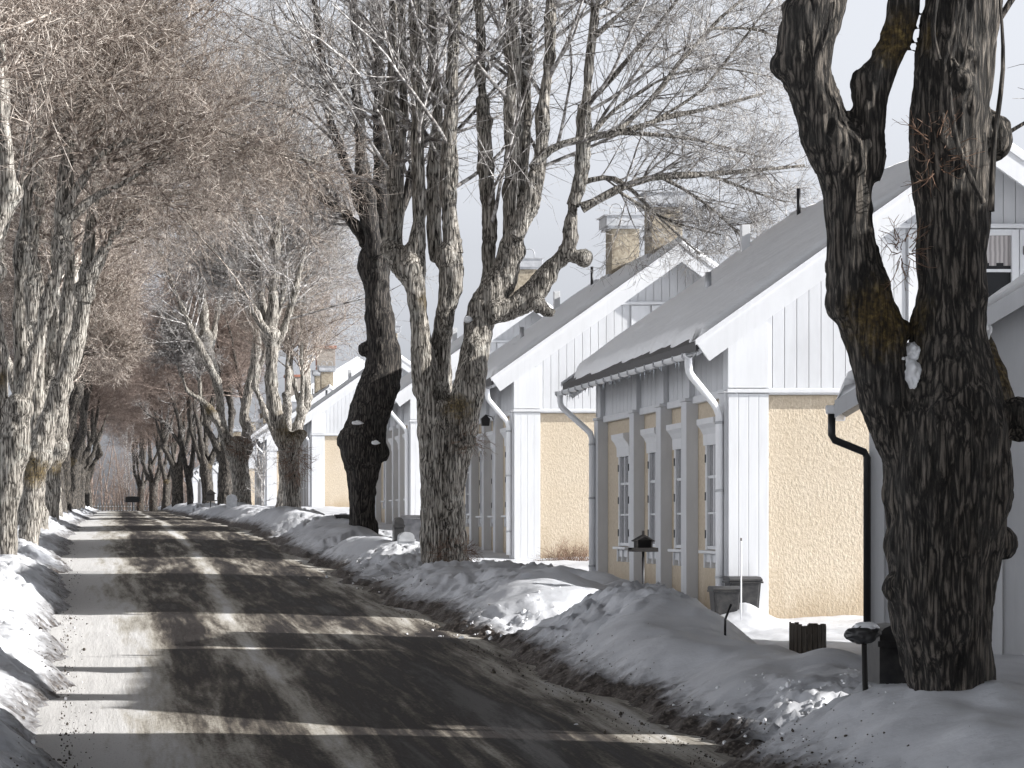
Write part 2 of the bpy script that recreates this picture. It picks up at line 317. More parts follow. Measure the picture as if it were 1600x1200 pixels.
def ground_h(x, y):
    rz = road_z(y); yz = yard_z(y)+.06
    re = redge(y)+.28*n2(x*0, y*.35, 3, 5)+.10*n2(x, y*1.4, 3, 6)
    le = ledge(y)+.22*n2(x*0, y*.4, 3, 8)+.08*n2(x, y*1.4, 3, 9)
    gap = np.ones_like(y)
    for gy, gw, ga in GAPS: gap = gap*(1-ga*np.exp(-((y-gy-.12*(x-6))/gw)**2))
    d = x-re
    hb = (.60+.13*n2(x*0+3, y*.16, 2, 11))*np.interp(y, [0, 21, 22.5, 24.5, 28, 33, 40, 60, 400], [1.0, .9, .72, .74, .95, .92, .95, .95, .9])
    prof = sst(-.1, 1.3, d)*(1-sst(1.7, 3.0, d))
    lump = .5+.5*n2(x*.8, y*.5, 3, 12)
    bank = hb*gap*prof*(.75+.4*lump)
    base = rz+(yz-rz)*sst(1.2, 3.6, d)
    pile = .42*np.exp(-((x-7.35)/.75)**2-((y-43.2)/3.3)**2)+.18*np.exp(-((x-7.7)/.6)**2-((y-39.6)/1.6)**2)+.26*np.exp(-((x-7.15)/.6)**2-((y-25.0)/1.3)**2)
    pile = pile+.22*np.exp(-((x-8.5)/.45)**2-((y-37.0)/.8)**2)+.25*np.exp(-((x-7.3)/1)**2-((y-20.0)/1.7)**2)
    rt = base+bank+pile*(.8+.4*n2(x*1.3, y*1.3, 3, 14))+.05*n2(x*1.1, y*1.1, 4, 15)*sst(.3, 1.2, d)
    dl = le-x
    lb = (.62+.16*n2(x*0, y*.22, 2, 21))*np.interp(y, [0, 26, 40, 60, 120, 400], [1.15, 1.1, .75, .62, .5, .45])
    gl = 1-.35*np.exp(-((y-31)/2.5)**2)
    lt = rz+lb*gl*sst(-.1, 1.1, dl)*(1-.4*sst(1.3, 3.5, dl))*(.8+.35*(.5+.5*n2(x*.9, y*.6, 3, 22)))+.05*n2(x*1.1, y*1.1, 4, 23)*sst(.2, 1, dl)
    mid = rz-.09
    k1 = sst(-.1, .25, d); k2 = sst(-.1, .25, dl)
    z = mid*(1-k1)*(1-k2)+rt*k1+lt*k2
    # rubble: broken clods thrown up by the plough
    rub = np.clip(n2(x*.35, y*.25, 2, 31)*1.6-.1, 0, 1)*sst(.2, .8, d)*(1-sst(3.0, 4.5, d))
    rub = np.maximum(rub, 1.0*np.exp(-((x-5.9)/.9)**2-((y-22.3)/1.5)**2))
    rub = np.maximum(rub, .9*np.exp(-((x-5.6)/.9)**2-((y-50.5)/2.5)**2)); rub = np.maximum(rub, .9*np.exp(-((x-5.3)/.9)**2-((y-35.3)/.9)**2))
    rub = np.maximum(rub, .8*sst(.25, .7, dl)*(1-sst(2.2, 3.5, dl)))
    rb = np.abs(n2(x*4.2, y*3.6, 3, 33)); z = z+rub*(.16*(.5-rb)+.035*n2(x*13, y*12, 2, 35))
    foot = (np.exp(-((d-.25)/.35)**2)+np.exp(-((dl-.15)/.3)**2))
    z = z+foot*(.035*n2(x*7, y*6, 3, 37)+.02*n2(x*18, y*16, 2, 38))
    dirt = np.clip(1.05*np.exp(-((d-.08)/.30)**2)+.20*np.exp(-((d-.55)/.4)**2)+.62*np.exp(-((dl-.08)/.28)**2)+.22*np.exp(-((dl-.5)/.5)**2), 0, 1)*sst(-.6, .1, np.maximum(d, dl))
    dirt = np.where(np.maximum(d, dl) < .05, np.maximum(dirt, .5), dirt)
    return z, dirt
def gz(x, y):
    z, _ = ground_h(np.array([float(x)]), np.array([float(y)])); return float(z[0])
ys = [-120, -80, -50, -30, -15, -5, 2, 8, 12, 15]; y = 16.5
while y < 420: ys.append(y); y += max(.05, .0019*y if y < 60 else .004*y)
ys += [430, 450, 480, 520, 600, 800, 1200, 1600]
xs = [-1500, -600, -250, -120, -60, -30, -18, -12, -9, -7, -6, -5, -4.3]
xs += list(np.arange(-3.8, 9.4, .055)) + list(np.arange(9.4, 13, .15)) + [13.5, 14, 15, 16, 18, 20, 24, 30, 45, 80, 160, 400, 900, 1500]
X, Y = np.meshgrid(np.array(xs), np.array(ys)); Z, D = ground_h(X, Y)
ny, nx = X.shape; I = np.arange(ny*nx).reshape(ny, nx)
Qd = np.stack([I[:-1, :-1], I[:-1, 1:], I[1:, 1:], I[1:, :-1]], -1).reshape(-1, 4)
me = quadmesh('ground', np.stack([X, Y, Z], -1).reshape(-1, 3), Qd)
a = me.attributes.new('dirt', 'FLOAT', 'POINT'); a.data.foreach_set('value', D.ravel().astype(np.float32))
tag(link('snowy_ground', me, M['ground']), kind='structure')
# road sheet
ys = np.array([-120, -60, -20, 0, 10]+list(np.arange(15, 70, .25))+list(np.arange(70, 420, 1.5))); u = np.linspace(0, 1, 61)
Y2 = np.repeat(ys[:, None], 61, 1); l_ = ledge(Y2)-.45; r_ = redge(Y2)+.45; X2 = l_+(r_-l_)*u[None, :]
crown = -.05*((u-.5)*2)**2
Z2 = road_z(Y2)+crown+.012*n2(X2*1.2, Y2*.4, 3, 41)
ed = np.clip(1.0-(X2-ledge(Y2))/1.7, 0, 1)*1.05+np.clip(1-(redge(Y2)-X2)/.9, 0, 1)*.35+.5*np.exp(-((X2-1.75-.1*np.sin(Y2*.13))/.13)**2)-.24*np.exp(-((X2-.75)/.30)**2)-.16*np.exp(-((X2-2.25)/.25)**2)-.26*np.exp(-((X2-3.45)/.30)**2)
I = np.arange(Y2.size).reshape(Y2.shape); Qd = np.stack([I[:-1, :-1], I[:-1, 1:], I[1:, 1:], I[1:, :-1]], -1).reshape(-1, 4)
me = quadmesh('road', np.stack([X2, Y2, Z2], -1).reshape(-1, 3), Qd)
a = me.attributes.new('edge', 'FLOAT', 'POINT'); a.data.foreach_set('value', ed.ravel().astype(np.float32))
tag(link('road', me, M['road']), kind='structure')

# ------------------------------------------------------------------ houses
def thing(name, loc, label, cat, group=None, rz=0):
    o = empty(name, loc, rz); return tag(o, label, cat, group)
WX, LY = 6.7, 10.2; CX = WX/2; SL = .71; ZM = 3.2; ZR = 6.71; OV = .67; OG = .5
def zroof(x): return ZR-SL*abs(x-CX)
def make_house():
    h = empty('brick_free_house', (0, 0, 0)); h.name = 'row_house'
    # lower walls: stucco box, slightly inset below the boarded storey
    b_ = MB(); b_.box(.0, WX, .0, LY, -1.0, ZM-.05); b_.build('wall', M['stucco'], h)
    # upper boarded wall, gable outline, planks as real grooves
    g = MB(); t_ = .045
    zt = lambda x: zroof(x)-.13
    x = -.02
    while x < WX+.02-1e-6:
        x1 = min(x+.169, WX+.02); a0, a1 = x+.004, x1-.004
        pts = [(a0, ZM), (a1, ZM), (a1, zt(a1))]
        if a0 < CX < a1: pts.append((CX, zt(CX)))
        pts.append((a0, zt(a0)))
        g.prism(pts, 'y', -.05, -.02); g.prism(pts, 'y', LY+.02, LY+.05); x = x1
    g.prism([(.0, ZM-.04), (WX, ZM-.04), (WX, zt(WX)-.01), (CX, zt(CX)-.01), (0, zt(0)-.01)], 'y', -.018, LY+.018)
    y_ = .0
    while y_ < LY-1e-6:
        y1 = min(y_+.34, LY); g.box(-.05, -.02, y_+.008, y1-.008, ZM, zt(0)+.0); g.box(WX+.02, WX+.05, y_+.008, y1-.008, ZM, zt(0)); y_ = y1
    g.build('boarded_wall', M['white'], h)
    # corner boards on the gables
    for (a0, a1) in ((-.14, .42), (WX-.42, WX+.14)):
        for (c0, c1) in ((-.10, -.055), (LY+.055, LY+.10)):
            k = MB()
            for j in range(4):
                w_ = (a1-a0)/4; k.box(a0+j*w_+.004, a0+(j+1)*w_-.004, c0 if j % 2 else c0, c1, -.4, ZM-.03, .004)
            k.box(a0, a1, min(c0, c1)+.003 if c0 < 0 else c0, c1-.003, -.4, ZM-.03)
            k.box(a0, a1, c0, c1, ZM+.05, (zroof(a0+.14) if a0 < 1 else zroof(a1-.14))-.2)
            k.build('corner_board', M['white2'], h)
    # string moulding
    for nm, args in (('moulding', [(.42, WX-.42, -.11, -.06, ZM-.045, ZM+.045)]), ('moulding', [(.42, WX-.42, LY+.06, LY+.11, ZM-.045, ZM+.045)])):
        k = MB()
        for a_ in args: k.box(*a_, .008)
        k.box(-.16, WX+.16, args[0][2]-.03 if args[0][2] < 0 else LY+.1, -.1 if args[0][2] < 0 else LY+.14, ZM-.02, ZM+.035, .006)
        k.build(nm, M['white2'], h)
    # pilasters along both long sides, moulding pieces between them
    pil = [0.0, 2.5, 4.4, 6.6, 9.9]
    for side in (0, 1):
        for p in pil:
            k = MB()
            xa, xb = (-.18, -.0) if side == 0 else (WX, WX+.18)
            y0 = p-.055 if p == 0 else p; y1 = y0+.37
            k.box(xa, xb, y0, y1, -.4, ZM-.02, .006)
            xa2, xb2 = (-.13, -.052) if side == 0 else (WX+.052, WX+.13)
            k.box(xa2, xb2, y0+.03, y1-.02, ZM+.03, 4.05, .005)
            k.box(xa-.02 if side == 0 else xa, xb if side == 0 else xb+.02, y0-.015, y1+.015, ZM-.018, ZM+.028, .006)
            k.build('pilaster', M['white'], h)
        k = MB()
        for p, q in zip(pil, pil[1:]):
            xa, xb = (-.09, -.0) if side == 0 else (WX, WX+.09)
            k.box(xa, xb, p+.36, q-.02, ZM-.06, ZM+.05, .012)
        k.build('moulding', M['white2'], h)
    # windows on the street side
    for side in (0, 1):
        s = -1 if side == 0 else 1; X0 = 0 if side == 0 else WX
        for yc in (1.25, 3.45, 5.5, 8.1):
            wn = empty('window', (0, 0, 0)); wn.parent = h
            def bx(mb, d0, d1, y0, y1, z0, z1, bev=0): mb.box(min(X0+s*d0, X0+s*d1), max(X0+s*d0, X0+s*d1), y0, y1, z0, z1, bev)
            k = MB(); bx(k, .0, .06, yc-.5, yc-.40, .98, 2.6, .006); bx(k, .0, .06, yc+.40, yc+.5, .98, 2.6, .006)
            bx(k, .0, .045, yc-.025, yc+.025, 1.0, 2.5); bx(k, .001, .04, yc-.4, yc+.4, 2.02, 2.06); bx(k, .001, .04, yc-.4, yc+.4, 1.5, 1.53); bx(k, .001, .05, yc-.4, yc+.4, .99, 1.04)
            k.build('frame', M['white2'], wn)
            k = MB(); k.prism([(X0, 2.5), (X0+s*.075, 2.5), (X0+s*.08, 2.66), (X0+s*.12, 2.74), (X0+s*.17, 2.80), (X0+s*.175, 2.88), (X0, 2.90)], 'y', yc-.56, yc+.56)
            k.build('hood', M['white2'], wn)
            k = MB(); bx(k, .0, .15, yc-.56, yc+.56, .93, .975, .008); bx(k, .0, .06, yc-.5, yc+.5, .80, .925, .008)
            for dy in (-.48, 0, .42): bx(k, .0, .09, yc+dy, yc+dy+.06, .72, .925, .006)
            k.build('sill', M['white2'], wn)
            k = MB(); bx(k, .004, .012, yc-.4, yc+.4, 1.0, 2.5); k.build('pane', M['glass'], wn)
            if side: continue
            for dz in (1.15, 1.7, 2.25):
                for dy in (-.47, .45): k = MB(); bx(k, .061, .075, yc+dy, yc+dy+.02, dz, dz+.12); k.build('hinge', M['black'], wn)
    # upper gable windows
    for s, Y0 in ((-1, 0), (1, LY)):
        wn = empty('window', (0, 0, 0)); wn.parent = h
        def by(mb, d0, d1, x0, x1, z0, z1, bev=0): mb.box(x0, x1, min(Y0+s*d0, Y0+s*d1), max(Y0+s*d0, Y0+s*d1), z0, z1, bev)
        k = MB(); by(k, .052, .10, CX-.55, CX-.45, 4.2, 5.45, .006); by(k, .052, .10, CX+.45, CX+.55, 4.2, 5.45, .006); by(k, .052, .099, CX-.45, CX+.45, 4.2, 4.28); by(k, .052, .099, CX-.45, CX+.45, 5.37, 5.45)
        by(k, .056, .092, CX-.025, CX+.025, 4.28, 5.37); by(k, .057, .09, CX-.45, CX-.025, 4.86, 4.90); by(k, .057, .09, CX+.025, CX+.45, 4.86, 4.90); k.build('frame', M['white2'], wn)
        k = MB(); by(k, .051, .054, CX-.45, CX+.45, 4.28, 5.37); k.build('pane', M['glassdark'], wn)
        k = MB(); 
        for j in range(9):
            xx = CX-.45+j*.1; by(k, .0545, .0565, xx, xx+.098, 4.95+.04*(j % 2), 5.37)
        k.build('curtain', M['curtain'], wn)
        k = MB(); by(k, .052, .13, CX-1.3, CX+1.3, 5.47, 5.53, .008); k.build('drip_board', M['white2'], wn)
        for dx in (-.98, .57):
            k = MB(); by(k, .052, .075, CX+dx, CX+dx+.41, 4.15, 5.45, .005); k.build('shutter', M['white2'], wn)
        for dz in (4.5, 5.1):
            k = MB(); by(k, .076, .095, CX+.62, CX+.66, dz, dz+.12); k.build('hinge', M['black'], wn)
    # roof slabs
    y0, y1 = -OG, LY+OG; k = MB(); xe = -OV
    for s in (-1, 1):
        e = CX+s*(CX+OV); ze = zroof(e)
        k.prism([(CX, ZR), (e, ze), (e, ze-.12), (CX, ZR-.12)], 'y', y0+.03, y1-.03)
    roof = k.build('roof', M['roofdark'], h)
    # soffit and eaves boards (white underside)
    k = MB()
    for s in (-1, 1):
        e = CX+s*(CX+OV-.04); ze = zroof(e)
        k.prism([(CX, ZR-.125), (e, ze-.125), (e, ze-.155), (CX, ZR-.155)], 'y', y0+.034, y1-.034)
        n = 24
        for j in range(n):          # rafter tails
            yy = y0+.15+j*(y1-y0-.36)/(n-1); xi = CX+s*(CX+.02); zi = zroof(xi)
            k.prism([(e, ze-.156), (xi, zi-.156), (xi, zi-.24), (e, ze-.21)], 'y', yy, yy+.06)
    k.build('soffit', M['white'], roof)
    # verge boards
    for ya, yb in ((y0-.03, y0+.028), (y1-.028, y1+.03)):
        for s in (-1, 1):
            k = MB(); e = CX+s*(CX+OV+.02); ze = ZR-SL*abs(e-CX); dn = .33
            k.prism([(CX, ZR+.03), (e, ze+.03), (e+(-s)*.19, ze-.235+0*dn), (e+(-s)*.2, ze-.24), (CX, ZR-.37)], 'y', ya, yb)
            ym = ya-.02 if ya < 0 else yb; k.prism([(CX, ZR+.05), (e, ze+.05), (e, ze-.03), (CX, ZR-.03)], 'y', ym, ym+.02)
            k.build('verge_board', M['white2'], roof)
    # snow on the roof, real thickness and a ragged lower edge
    for s in (-1, 1):
        nu, nv = 60, 130; V = []; U = np.linspace(0, 1, nu); VV = np.linspace(y0+.01, y1-.01, nv)
        Yg, Ug = np.meshgrid(VV, U); Ln = CX+OV
        low = .12+.10*n2(Yg*0, Yg*1.3, 3, 51+s)+.05*np.sin(Yg*.7)
        dist = (Ln+.0)*Ug*(1-0)+0; dmax = Ln-np.clip(low, .03, .3)
        dist = dmax*Ug
        th = .17+.03*n2(dist*1.1, Yg*.9, 3, 53+s)
        edge = np.minimum(1, np.minimum((Yg-y0)/.16, (y1-Yg)/.16)); th = th*np.sqrt(np.clip(edge, 0.02, 1))*np.sqrt(np.clip((1-Ug)/.02, .0, 1))
        rim = np.exp(-((Yg-y0-.25)/.22)**2); th = th+rim*.06*np.clip(n2(dist*3.2, Yg*4, 3, 57), 0, 1)
        zt_ = ZR-SL*dist+th; xg = CX+s*dist
        top = np.stack([xg, Yg, zt_], -1).reshape(-1, 3); bot = np.stack([xg, Yg, ZR-SL*dist+.004], -1).reshape(-1, 3)
        I = np.arange(nu*nv).reshape(nu, nv); q = [np.stack([I[:-1, :-1], I[1:, :-1], I[1:, 1:], I[:-1, 1:]], -1).reshape(-1, 4)]
        n_ = nu*nv; q.append(q[0][:, ::-1]+n_)
        for line in (I[0], I[-1], I[:, 0], I[:, -1]): q.append(np.stack([line[:-1], line[1:], line[1:]+n_, line[:-1]+n_], -1))
        me = quadmesh('roof_snow', np.concatenate([top, bot]), np.concatenate(q)); link('roof_snow', me, M['snow'], roof)
    # gutters
    for s in (-1, 1):
        e = CX+s*(CX+OV+.075); zg = zroof(CX+OV+CX)-.15; k = MB(); pr = []
        for j in range(9): a_ = math.pi*j/8; pr.append((e+.07*math.cos(a_), zg-.07*math.sin(a_)))
        for j in range(8, -1, -1): a_ = math.pi*j/8; pr.append((e+.062*math.cos(a_), zg-.062*math.sin(a_)))
        k.prism(pr, 'y', y0+.06, y1-.06); gt = k.build('gutter', M['pipe'], h)
        for j in range(17 if s < 0 else 0):
            k = MB(); yy = y0+.2+j*(y1-y0-.4)/16; k.box(e-.08, e+.08, yy, yy+.03, zg+.001, zg+.013); k.box(e-s*.09-.01, e-s*.09+.01, yy, yy+.03, zg-.02, zg+.08); k.tube([(e+s*.075, yy+.015, zg), (e+s*.078, yy+.015, zg-.045), (e+s*.05, yy+.015, zg-.07), (e, yy+.015, zg-.085)], .012, 5)
            k.build('bracket', M['zinc'], gt)
        if s == -1:
            rn = random.Random(4)
            for j in range(26):
                k = MB(); yy = rn.uniform(y0+.3, y1-.3); l = rn.uniform(.04, .16); k.tube([(e, yy, zg-.065), (e, yy+.002, zg-.07-l)], [.012, .002], 5); k.build('icicle', M['ice'], gt)
    # downpipes at all four corners
    for s in (-1, 1):
        for yy in (y0+.16, y1-.22):
            e = CX+s*(CX+OV+.075); zg = zroof(CX+OV+CX)-.21; xw = CX+s*(CX+.24); yw = .02 if yy < 1 else LY-.05
            k = MB(); k.tube([(e, yy, zg+.03), (e, yy, zg-.10), (e-s*.015, yy+(yw-yy)*.06, zg-.19), (e-s*.06, yy+(yw-yy)*.15, zg-.25), (xw+s*.10, yy+(yw-yy)*.82, zg-.60), (xw+s*.03, yw, zg-.68), (xw, yw, zg-.78), (xw, yw, 1.5), (xw, yw, .12)], .052, 14)
            dp = k.build('downpipe', M['pipe'], h)
            for zz in (.6, 1.8, 2.75):
                k = MB(); k.tube([(xw, yw, zz), (xw, yw, zz+.035)], .06, 12); k.box(min(xw, xw-s*.1), max(xw, xw-s*.1), yw-.012, yw+.012, zz, zz+.03)
                k.build('clamp', M['zinc'], dp)
    # chimneys with sheet caps
    for yc, hh, wd in ((1.4, 8.1, .39), (6.2, 8.15, .38)):
        k = MB(); k.box(CX-wd+.05, CX+wd-.05, yc-wd, yc+wd, ZR-.9, hh-.42, .01); ch = k.build('chimney', M['chim'], roof)
        k = MB(); k.box(CX-wd-.04, CX+wd+.04, yc-wd-.08, yc+wd+.08, hh-.42, hh-.36); k.box(CX-wd-.09, CX+wd+.09, yc-wd-.12, yc+wd+.12, hh-.36, hh-.12, .01); k.box(CX-wd-.14, CX+wd+.14, yc-wd-.16, yc+wd+.16, hh-.119, hh-.09); k.build('cap', M['zinc'], ch)
        for dx in (-.15, .18):
            k = MB(); k.tube([(CX+dx-.14, yc, hh-.09), (CX+dx-.14, yc, hh+.10), (CX+dx-.09, yc, hh+.19), (CX+dx, yc, hh+.22), (CX+dx+.09, yc, hh+.19), (CX+dx+.14, yc, hh+.10), (CX+dx+.14, yc, hh-.09)], .016, 6)
            k.build('cowl_hoop', M['zinc'], ch)
        k = MB(); k.box(CX-wd-.06, CX+wd+.06, yc-wd-.1, yc+wd+.1, ZR-.55, ZR-.05); k.build('flashing', M['zinc'], ch)
    # roof vents
    k = MB(); k.box(2.27, 2.42, 9.55, 9.70, zroof(2.3), zroof(2.3)+.62, .01); k.build('vent_pipe', M['pipe'], roof)
    k = MB(); k.tube([(3.1, 8.9, zroof(3.1)), (3.1, 8.9, zroof(3.1)+.6)], .035, 8); k.build('vent_pipe', M['black'], roof)
    k = MB(); k.tube([(1.0, 6.4, zroof(1.0)), (1.0, 6.4, zroof(1.0)+.42)], .05, 8); k.build('vent_pipe', M['zinc'], roof)
    return h
HS = [(37.9, 'nearest fully visible yellow and white house, its shaded windows behind the bird table'),
      (58.2, 'second yellow and white house, two capped chimneys standing clear on its roof'),
      (78.6, 'third house along the street, seen between the dark wet trunk and the big forked linden'),
      (118, 'fourth house, its small yellow gable showing left of the dark wet trunk'),
      (153, 'fifth house, partly hidden behind the tree with a mossy stub'),
      (213, 'sixth house, far down the street behind the linden with the snapped leaning limb'),
      (238, 'seventh house, far off, just left of the linden with the snapped limb'),
      (266, 'eighth house, far off, white corner strip beside the slim young tree'),
      (300, 'farthest house of the row, half hidden by the slim young tree')]
HX = 8.66
h0 = make_house()
for i, (yy, lab) in enumerate(HS):
    o = h0 if i == 1 else copy_tree(h0, None, ('hinge', 'bracket', 'icicle', 'clamp') if i > 1 else ('chimney',))
    o.location = (HX, yy, float(yard_z(np.array([yy]))[0])); tag(o, lab, 'house', 'row of identical houses along the street')
# the house beside the camera, out of the frame, and the one set back behind it: they shade the near road
o = copy_tree(h0, None, ('hinge', 'bracket', 'icicle', 'clamp', 'chimney')); o.location = (HX, 8.9, ZC-1.92); tag(o, 'nearest house of the row, right beside the viewpoint and the biggest linden', 'house', 'row of identical houses along the street')
o = copy_tree(h0, None, ('hinge', 'bracket', 'icicle', 'clamp')); o.location = (12.2, 29.4, ZC-1.7); o.rotation_euler = (0, 0, 0); o.scale = (1, .70, .98); o.location = (11.2, 21.5, ZC-1.75)
tag(o, 'shorter yellow and white house set back from the street behind the nearest one', 'house')
def make_outbuilding():
    p = empty('outbuilding', (0, 0, 0))
    PX0, PX1, PY = 1.12, 2*CX-1.12, -2.7
    sl = .62; pe = .72; ze = 2.9; zp = ze+sl*(CX-pe)
    zz = lambda x: zp-sl*abs(x-CX)
    k = MB(); k.prism([(PX0, -1), (PX1, -1), (PX1, zz(PX1)-.12), (CX, zp-.12), (PX0, zz(PX0)-.12)], 'y', PY+.04, -.8); k.build('porch_wall', M['white'], p)
    k = MB()
    for (a0, a1) in ((PX0-.05, PX0+.12), (PX1-.12, PX1+.05)): k.box(a0, a1, PY, PY+.12, -.6, zz(a0 if a0 < CX else a1)-.14, .006)
    for xx in (PX0+1.25, PX1-1.42): k.box(xx, xx+.17, PY+.0, PY+.04, -.6, 2.7, .006)
    k.box(PX0+.12, PX1-.12, PY+.005, PY+.038, 2.7, 2.86, .006); k.build('post', M['white2'], p)
    for xc in (PX0+.70, PX1-.70):
        k = MB(); k.box(xc-.45, xc+.45, PY+.01, PY+.036, .95, 2.15); wi = k.build('window', M['white2'], p)
        k = MB(); k.box(xc-.37, xc-.02, PY+.0, PY+.009, 1.03, 2.07); k.box(xc+.02, xc+.37, PY+.0, PY+.009, 1.03, 2.07); k.build('pane', M['glass'], wi)
    k = MB(); k.box(CX-.45, CX+.45, PY+.01, PY+.039, -.2, 2.1, .005); dr = k.build('door', M['darkwood'], p)
    k = MB(); k.tube([(CX+.35, PY-.03, .95), (CX+.35, PY-.03, 1.1)], .015, 6); k.build('handle', M['zinc'], dr)
    k = MB()
    for s in (-1, 1):
        e = CX+s*(CX-pe); k.prism([(CX, zp), (e, ze), (e, ze-.07), (CX, zp-.1)], 'y', PY-.32, -.55)
    pr_ = k.build('porch_roof', M['roofdark'], p)
    for s in (-1, 1):
        k = MB(); e = CX+s*(CX-pe+.02); k.prism([(CX, zp+.03), (e, ze+.03), (e, ze-.17), (CX, zp-.2)], 'y', PY-.36, PY-.322); k.build('verge_board', M['white2'], pr_)
    for s in (-1, 1):
        nu, nv = 24, 30; U = np.linspace(0, 1, nu); VV = np.linspace(PY-.34, -.55, nv); Yg, Ug = np.meshgrid(VV, U); dist = (CX-pe+.03)*Ug
        th = (.19+.07*n2(dist*1.7, Yg*1.5, 3, 61+s))*np.sqrt(np.clip((Yg-(PY-.34))/.12, 0.03, 1))*np.sqrt(np.clip((1-Ug)/.05, 0, 1)); 
        th = th+.13*np.exp(-((1-Ug)/.12)**2)*np.clip((1-Ug)/.04, 0, 1)
        top = np.stack([CX+s*dist, Yg, zp-sl*dist+th], -1).reshape(-1, 3); bot = np.stack([CX+s*dist, Yg, zp-sl*dist+.004], -1).reshape(-1, 3)
        I = np.arange(nu*nv).reshape(nu, nv); q = [np.stack([I[:-1, :-1], I[1:, :-1], I[1:, 1:], I[:-1, 1:]], -1).reshape(-1, 4)]; n_ = nu*nv; q.append(q[0][:, ::-1]+n_)
        for line in (I[0], I[-1], I[:, 0], I[:, -1]): q.append(np.stack([line[:-1], line[1:], line[1:]+n_, line[:-1]+n_], -1))
        link('roof_snow', quadmesh('porch_snow', np.concatenate([top, bot]), np.concatenate(q)), M['snow'], pr_)
    e = pe-.06; k = MB(); k.box(e-.065, e+.055, PY-.3, -.6, ze-.12, ze-.02, .02); gt = k.build('gutter', M['pipe'], p)
    k = MB(); k.tube([(e, PY-.2, ze-.10), (e, PY-.2, ze-.36), (e+.03, PY-.19, ze-.42), (e+.36, PY-.08, ze-.56), (e+.39, PY-.07, ze-.62), (e+.39, PY-.07, .1)], .043, 12); k.build('downpipe', M['black'], p)
    return p
ob = make_outbuilding(); Yo = 31.5; ra = R(-17.5); ob.rotation_euler = (0, 0, ra)
lx, ly = 1.07, -2.7; ob.location = (1178*Yo/F-(lx*math.cos(ra)-ly*math.sin(ra)), Yo-(lx*math.sin(ra)+ly*math.cos(ra)), ZC-1.50); tag(ob, 'low gabled outbuilding in shade behind the biggest trunk, with a black downpipe', 'outbuilding')
# brick-chimneyed houses behind the row
for (px, py, Yd, lab) in ((283*0+515, 545, 175, 'distant white house with a snowy roof and red brick chimney showing above the fourth roof'), (462, 590, 215, 'distant snowy roofed house with a red chimney above the fifth roof')):
    s_ = Yd/F; xx = (px-VX)*s_; zz = ZC+(VY-py)*s_
    hh = empty('distant_house', (xx, Yd, zz-6.5)); tag(hh, lab, 'house')
    k = MB(); k.box(-2.5, 6, 0, 9, 0, 3.2); k.build('wall', M['white'], hh)
    k = MB(); k.prism([(-3, 3.1), (1.75, 6), (6.5, 3.1)], 'y', -.4, 9.4); rf = k.build('roof', M['snow'], hh)
    k = MB(); k.box(-.6, .6, 3, 4.2, 4.5, 6.7, .02); k.box(-.7, .7, 2.9, 4.3, 6.701, 6.9, .02); k.build('chimney', M['brick'], rf)

# ------------------------------------------------------------------ trees
def remesh(V, Q, voxel):
    me = quadmesh('tmp', V, Q); o = bpy.data.objects.new('tmp', me); C.objects.link(o)
    md = o.modifiers.new('r', 'REMESH'); md.mode = 'VOXEL'; md.voxel_size = voxel; md.use_smooth_shade = True
    sm = o.modifiers.new('s', 'SMOOTH'); sm.iterations = 3; sm.factor = .5
    dg = bpy.context.evaluated_depsgraph_get(); dg.update()
    out = bpy.data.meshes.new_from_object(o.evaluated_get(dg)); bpy.data.objects.remove(o); return out
def capped(pl, sides=14):
    """closed tube around a resampled polyline of (x,y,z,r)"""
    P = np.array(pl, float)
    if len(P) > 2:
        seg = np.concatenate([[0], np.cumsum(np.linalg.norm(np.diff(P[:, :3], axis=0), axis=1))]); n = max(6, int(seg[-1]/.18)); tt = np.linspace(0, seg[-1], n)
        def cr(u):      # Catmull-Rom through the joints
            i = np.clip(np.searchsorted(seg, u)-1, 0, len(P)-2); a, b = P[i], P[i+1]; p0 = P[max(i-1, 0)]; p3 = P[min(i+2, len(P)-1)]
            t = (u-seg[i])/(seg[i+1]-seg[i]+1e-9); return .5*((2*a)+(-p0+b)*t+(2*p0-5*a+4*b-p3)*t*t+(-p0+3*a-3*b+p3)*t**3)
        P = np.array([cr(u) for u in tt])
    P[:, 3] = np.clip(P[:, 3], .006, 9)
    d0 = P[0, :3]-P[1, :3]; d0 /= np.linalg.norm(d0)+1e-9; d1 = P[-1, :3]-P[-2, :3]; d1 /= np.linalg.norm(d1)+1e-9
    A = np.vstack([np.append(P[0, :3]+d0*P[0, 3]*.5, .002), P, np.append(P[-1, :3]+d1*P[-1, 3]*.8, .002)])
    return tubes(A[None, :, :3], A[None, :, 3], sides)
def sphere_buf(c, r, sides=12):
    t = np.linspace(0, np.pi, 8); P = np.stack([np.zeros(8), np.zeros(8), -np.cos(t)*r], -1)+np.array(c); return tubes(P[None], (np.sin(t)*r+.001)[None], sides)
